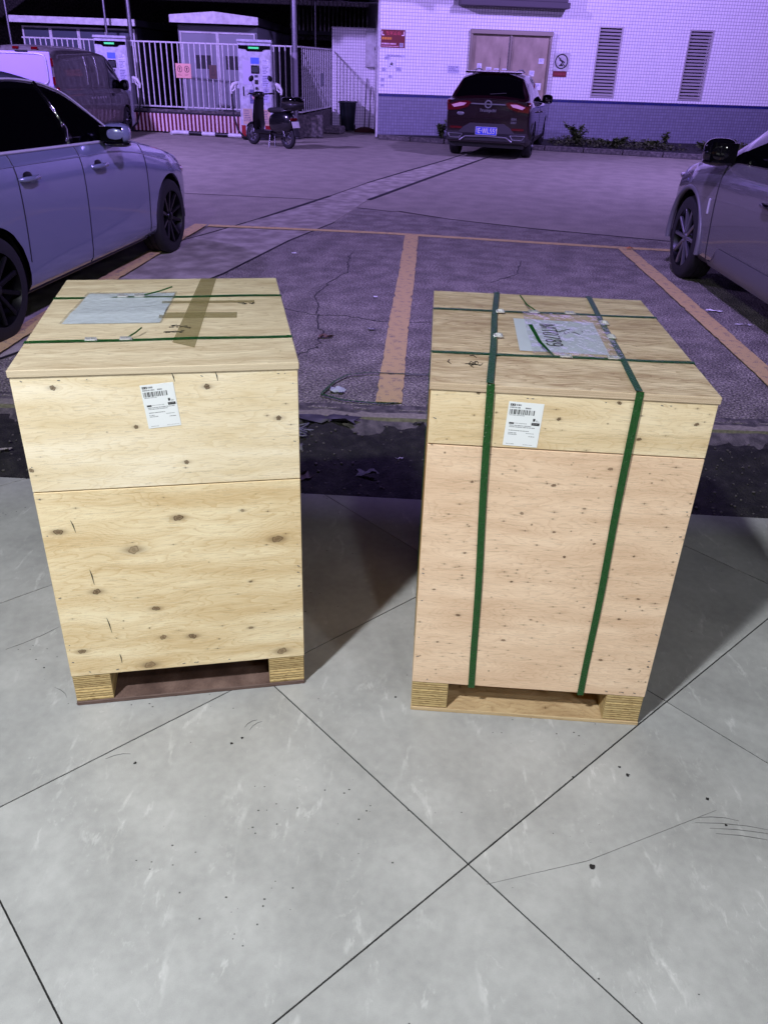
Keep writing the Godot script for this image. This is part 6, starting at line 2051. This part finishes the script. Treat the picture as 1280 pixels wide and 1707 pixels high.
# ---------------------------------------------------------------- weeds and litter
func weed(at: Vector3, label: String, sd: int, hgt: float, spread: float, leaves: int, tint: Color) -> void:
	rng.seed = sd
	var o := thing("weed_plant", label, "plant", at, 0.0, "weeds along the wall")
	var st := Sh.new()
	var lf := Sh.new()
	var stems := 9
	for k in stems:
		var a := rng.randf() * TAU
		var tip := Vector3(cos(a) * spread * rng.randf_range(0.3, 1.0), hgt * rng.randf_range(0.55, 1.0), sin(a) * spread * 0.6 * rng.randf_range(0.3, 1.0))
		var mid := tip * Vector3(0.35, 0.6, 0.35)
		st.tube([Vector3(rng.randf_range(-0.04, 0.04), -0.02, 0), mid, tip], [0.006, 0.004, 0.002], 5)
		for q in leaves * 2 / stems:
			var t := rng.randf_range(0.15, 1.0)
			var p := Vector3.ZERO.lerp(mid, minf(1.0, t * 2.0)) if t < 0.5 else mid.lerp(tip, t * 2.0 - 1.0)
			var b := Basis(Vector3.UP, rng.randf() * TAU) * Basis(Vector3.RIGHT, rng.randf_range(-0.9, 0.5))
			var l := rng.randf_range(0.05, 0.12)
			var w := l * rng.randf_range(0.3, 0.5)
			var n1 := (b * Vector3(0.35, 1, 0)).normalized()
			var n2 := (b * Vector3(-0.35, 1, 0)).normalized()
			var tipv := p + b * Vector3(0, -0.012, l)
			var m := p + b * Vector3(0, -0.004, l * 0.45)
			lf.tri(p, m + b * Vector3(w, 0.008, 0), tipv, n2, n2, n2)
			lf.tri(p, tipv, m + b * Vector3(-w, 0.008, 0), n1, n1, n1)
	part(o, "stems", st, mat(Color(0.16, 0.17, 0.08), 0.8))
	part(o, "leaves", lf, mat(tint, 0.6))


func scrap(called: String, label: String, cat: String, at: Vector3, w: float, d: float, turn: float, col: Color, sd: int, crumple := 0.012) -> void:
	var g := []
	rng.seed = sd
	for i in 6:
		var row := []
		for j in 6:
			var e := rng.randf_range(0.95, 1.05) if i > 0 and i < 5 and j > 0 and j < 5 else rng.randf_range(0.55, 1.1)
			row.append(Vector3((j / 5.0 - 0.5) * w * e, 0.003 + absf(rng.randf_range(0, crumple)), (i / 5.0 - 0.5) * d * e))
		g.append(row)
	if at.z > -4.25:
		at.y = gutter_y(at.x, at.z) + 0.002
	solo(called, Sh.new().sheet(g, Vector3.UP), mat(col, 0.6), label, cat, at, turn, "litter on the ground")


func small_things() -> void:
	var y := LOT + 0.07
	weed(Vector3(1.15, y, -23.2), "small leafy weed left of the dark red car", 1, 0.42, 0.3, 200, Color(0.26, 0.31, 0.15))
	weed(Vector3(4.55, y, -22.4), "tallest bushy weed right of the dark red car", 2, 0.5, 0.42, 300, Color(0.26, 0.31, 0.15))
	weed(Vector3(5.45, y, -22.2), "low wide weed below the first louvre", 3, 0.22, 0.5, 260, Color(0.26, 0.31, 0.15))
	weed(Vector3(6.35, y, -22.3), "thin weed between the two louvres", 4, 0.16, 0.42, 200, Color(0.26, 0.31, 0.15))
	weed(Vector3(6.9, y, -22.8), "single upright sprig against the grey tiles", 5, 0.4, 0.12, 70, Color(0.26, 0.31, 0.15))
	weed(Vector3(7.75, y, -22.1), "weed clump just left of the grey car's mirror", 6, 0.26, 0.42, 240, Color(0.26, 0.31, 0.15))
	weed(Vector3(8.3, y, -22.3), "weed partly hidden behind the grey car's mirror", 7, 0.24, 0.4, 220, Color(0.26, 0.31, 0.15))
	# low tangle of creeping leaves along the foot of the wall
	rng.seed = 321
	var low := Sh.new()
	for k in 6500:
		var x := rng.randf_range(3.9, 10.5)
		var den := 0.5 + 0.5 * sin(x * 2.3) * sin(x * 0.9 + 1.0)
		if rng.randf() > den:
			continue
		var p := Vector3(x, y + rng.randf_range(0.0, 0.16) * den, rng.randf_range(-23.7, -21.9 + 0.12 * (x - 4.0)))
		var b := Basis(Vector3.UP, rng.randf() * TAU) * Basis(Vector3.RIGHT, rng.randf_range(-0.8, 0.4))
		var l := rng.randf_range(0.04, 0.10)
		var nn := (b * Vector3.UP).normalized()
		low.tri(p, p + b * Vector3(l * 0.35, 0.01, l * 0.5), p + b * Vector3(0, 0, l), nn, nn, nn)
		low.tri(p, p + b * Vector3(0, 0, l), p + b * Vector3(-l * 0.35, 0.01, l * 0.5), nn, nn, nn)
	var cr := solo("creeping_weeds", low, mat(Color(0.24, 0.27, 0.14), 0.7), "low tangle of creeping leaves along the wall's foot", "weeds")
	cr.set_meta("kind", "stuff")
	var gr := LOT + 0.009
	scrap("dry_leaf", "pale dry leaf on the corner of the right yellow line", "leaf", Vector3(2.62, LOT + 0.027, -9.25), 0.09, 0.06, 0.4, Color(0.72, 0.5, 0.3), 1, 0.02)
	scrap("paper_scrap", "white paper scrap on the asphalt beside the grey car", "scrap", Vector3(2.72, gr, -6.75), 0.14, 0.035, -0.3, Color(0.85, 0.85, 0.85), 2)
	scrap("paper_scrap", "thin pale strip on the asphalt below the grey car's sill", "scrap", Vector3(2.82, gr, -6.35), 0.13, 0.02, -0.2, Color(0.7, 0.7, 0.7), 3)
	scrap("paper_scrap", "tiny white scrap on the asphalt above the left crate", "scrap", Vector3(-1.02, gr, -8.45), 0.05, 0.035, 0.3, Color(0.85, 0.85, 0.85), 4)
	scrap("paper_scrap", "tiny white scrap left of the middle yellow line", "scrap", Vector3(-0.14, gr, -6.8), 0.04, 0.03, 0.1, Color(0.85, 0.85, 0.85), 5)
	scrap("paper_scrap", "small pale scrap beside the long asphalt crack", "scrap", Vector3(-0.14, gr, -5.85), 0.07, 0.03, -0.1, Color(0.6, 0.6, 0.62), 6)
	scrap("dry_leaf", "brown curled leaf on the asphalt between the crates", "leaf", Vector3(-0.46, gr, -5.62), 0.11, 0.04, 0.3, Color(0.33, 0.24, 0.18), 7, 0.03)
	scrap("plastic_scrap", "white plastic scrap inside the loop of green strapping", "scrap", Vector3(-0.31, gr, -4.55), 0.12, 0.07, -0.15, Color(0.62, 0.66, 0.64), 8, 0.03)
	scrap("plastic_scrap", "pale plastic wrapper lying in the middle of the gutter", "scrap", Vector3(-0.09, -0.205, -3.62), 0.12, 0.05, 0.1, Color(0.36, 0.37, 0.36), 9, 0.03)
	scrap("paper_scrap", "brown crumpled paper in the gutter by the left crate", "scrap", Vector3(-0.42, -0.2, -3.58), 0.12, 0.07, 0.4, Color(0.26, 0.22, 0.2), 10, 0.04)
	scrap("plastic_scrap", "small white bit in the gutter by the right crate", "scrap", Vector3(0.07, -0.2, -3.85), 0.05, 0.02, 0.0, Color(0.7, 0.7, 0.7), 11)
	scrap("plastic_scrap", "grey plastic rag along the gutter lip by the left crate", "scrap", Vector3(-0.34, -0.155, -4.17), 0.36, 0.1, 0.05, Color(0.24, 0.23, 0.27), 12, 0.04)
	scrap("plastic_scrap", "grey foil scrap in the gutter hard by the left crate", "scrap", Vector3(-0.5, -0.19, -3.92), 0.16, 0.06, 0.2, Color(0.33, 0.33, 0.33), 13, 0.04)
	scrap("paper_scrap", "pale flat strip in the gutter right of the right crate", "scrap", Vector3(1.56, -0.2, -3.2), 0.32, 0.06, -0.05, Color(0.5, 0.5, 0.48), 14, 0.01)
	scrap("paper_scrap", "pale twig-like scrap in the gutter at the far left", "scrap", Vector3(-2.0, -0.2, -3.75), 0.1, 0.03, 0.5, Color(0.55, 0.53, 0.5), 15, 0.02)
	# tangle of wire in the gutter
	rng.seed = 88
	var tg := []
	for k in 46:
		tg.append(Vector3(rng.randf_range(-0.1, 0.1), 0.015 + rng.randf_range(0, 0.05), rng.randf_range(-0.07, 0.07)))
	var cv := Curve3D.new()
	for k in tg.size():
		cv.add_point(tg[k], Vector3(rng.randf_range(-0.05, 0.05), 0, rng.randf_range(-0.05, 0.05)), Vector3(rng.randf_range(-0.05, 0.05), 0, rng.randf_range(-0.05, 0.05)))
	var pts := []
	for k in 160:
		pts.append(cv.sample_baked(cv.get_baked_length() * k / 159.0))
	solo("wire_tangle", Sh.new().tube(pts, 0.004, 5), mat(Color(0.4, 0.4, 0.44), 0.5), "tangle of grey plastic wire in the gutter beside the left crate", "wire", Vector3(-0.5, gutter_y(-0.5, -4.05), -4.05), 0.0, "litter on the ground")
	# gravel and crumbs in the gutter: nobody could count them
	var mm := MultiMesh.new()
	mm.transform_format = MultiMesh.TRANSFORM_3D
	mm.mesh = Sh.new().blob(Vector3.ZERO, Vector3(1, 0.6, 0.8), 1.2, Basis(), 4, 6).mesh()
	mm.instance_count = 2200
	rng.seed = 4
	for k in 2200:
		var p := Vector3(rng.randf_range(-3.5, 3.5), -0.2, rng.randf_range(-4.2, -3.0))
		p.y = gutter_y(p.x, p.z) + 0.002
		var s := rng.randf_range(0.003, 0.011)
		mm.set_instance_transform(k, Transform3D(Basis(Vector3.UP, rng.randf() * TAU).scaled(Vector3.ONE * s), p))
	var mi := MultiMeshInstance3D.new()
	mi.name = "gutter_gravel"
	mi.multimesh = mm
	mi.material_override = mat(Color(0.3, 0.29, 0.27), 0.9)
	mi.set_meta("kind", "stuff")
	mi.set_meta("label", "loose gravel and crumbs in the black gutter")
	mi.set_meta("category", "gravel")
	add_child(mi)
	# loose loop of green strapping on the asphalt
	var lp := Curve3D.new()
	for p in [Vector3(0.55, 0.003, -4.95), Vector3(0.2, 0.006, -4.89), Vector3(-0.12, 0.012, -4.88), Vector3(-0.33, 0.014, -4.70), Vector3(-0.40, 0.012, -4.47), Vector3(-0.27, 0.006, -4.40), Vector3(-0.05, 0.004, -4.37), Vector3(0.06, 0.003, -4.40)]:
		lp.add_point(p, Vector3(0.06, 0, 0.02) if p.x > -0.2 and p.z < -4.6 else Vector3(-0.03, 0, -0.05), Vector3(-0.06, 0, -0.02) if p.x > -0.2 and p.z < -4.6 else Vector3(0.03, 0, 0.05))
	var sg := []
	for k in 60:
		var p := lp.sample_baked(lp.get_baked_length() * k / 59.0)
		var q := lp.sample_baked(minf(lp.get_baked_length(), lp.get_baked_length() * (k + 1) / 59.0 + 0.001))
		var sd := Vector3.UP.cross((q - p).normalized()).normalized() if q.distance_to(p) > 1e-5 else Vector3.BACK
		sg.append([p - sd * 0.007 + Vector3(0, 0.004, 0), p + sd * 0.007 + Vector3(0, 0.005, 0)])
	solo("loose_strap", Sh.new().sheet(sg, Vector3.UP), M.strap, "loose loop of green strapping on the asphalt behind the right crate", "strap", Vector3(0, gr, 0))
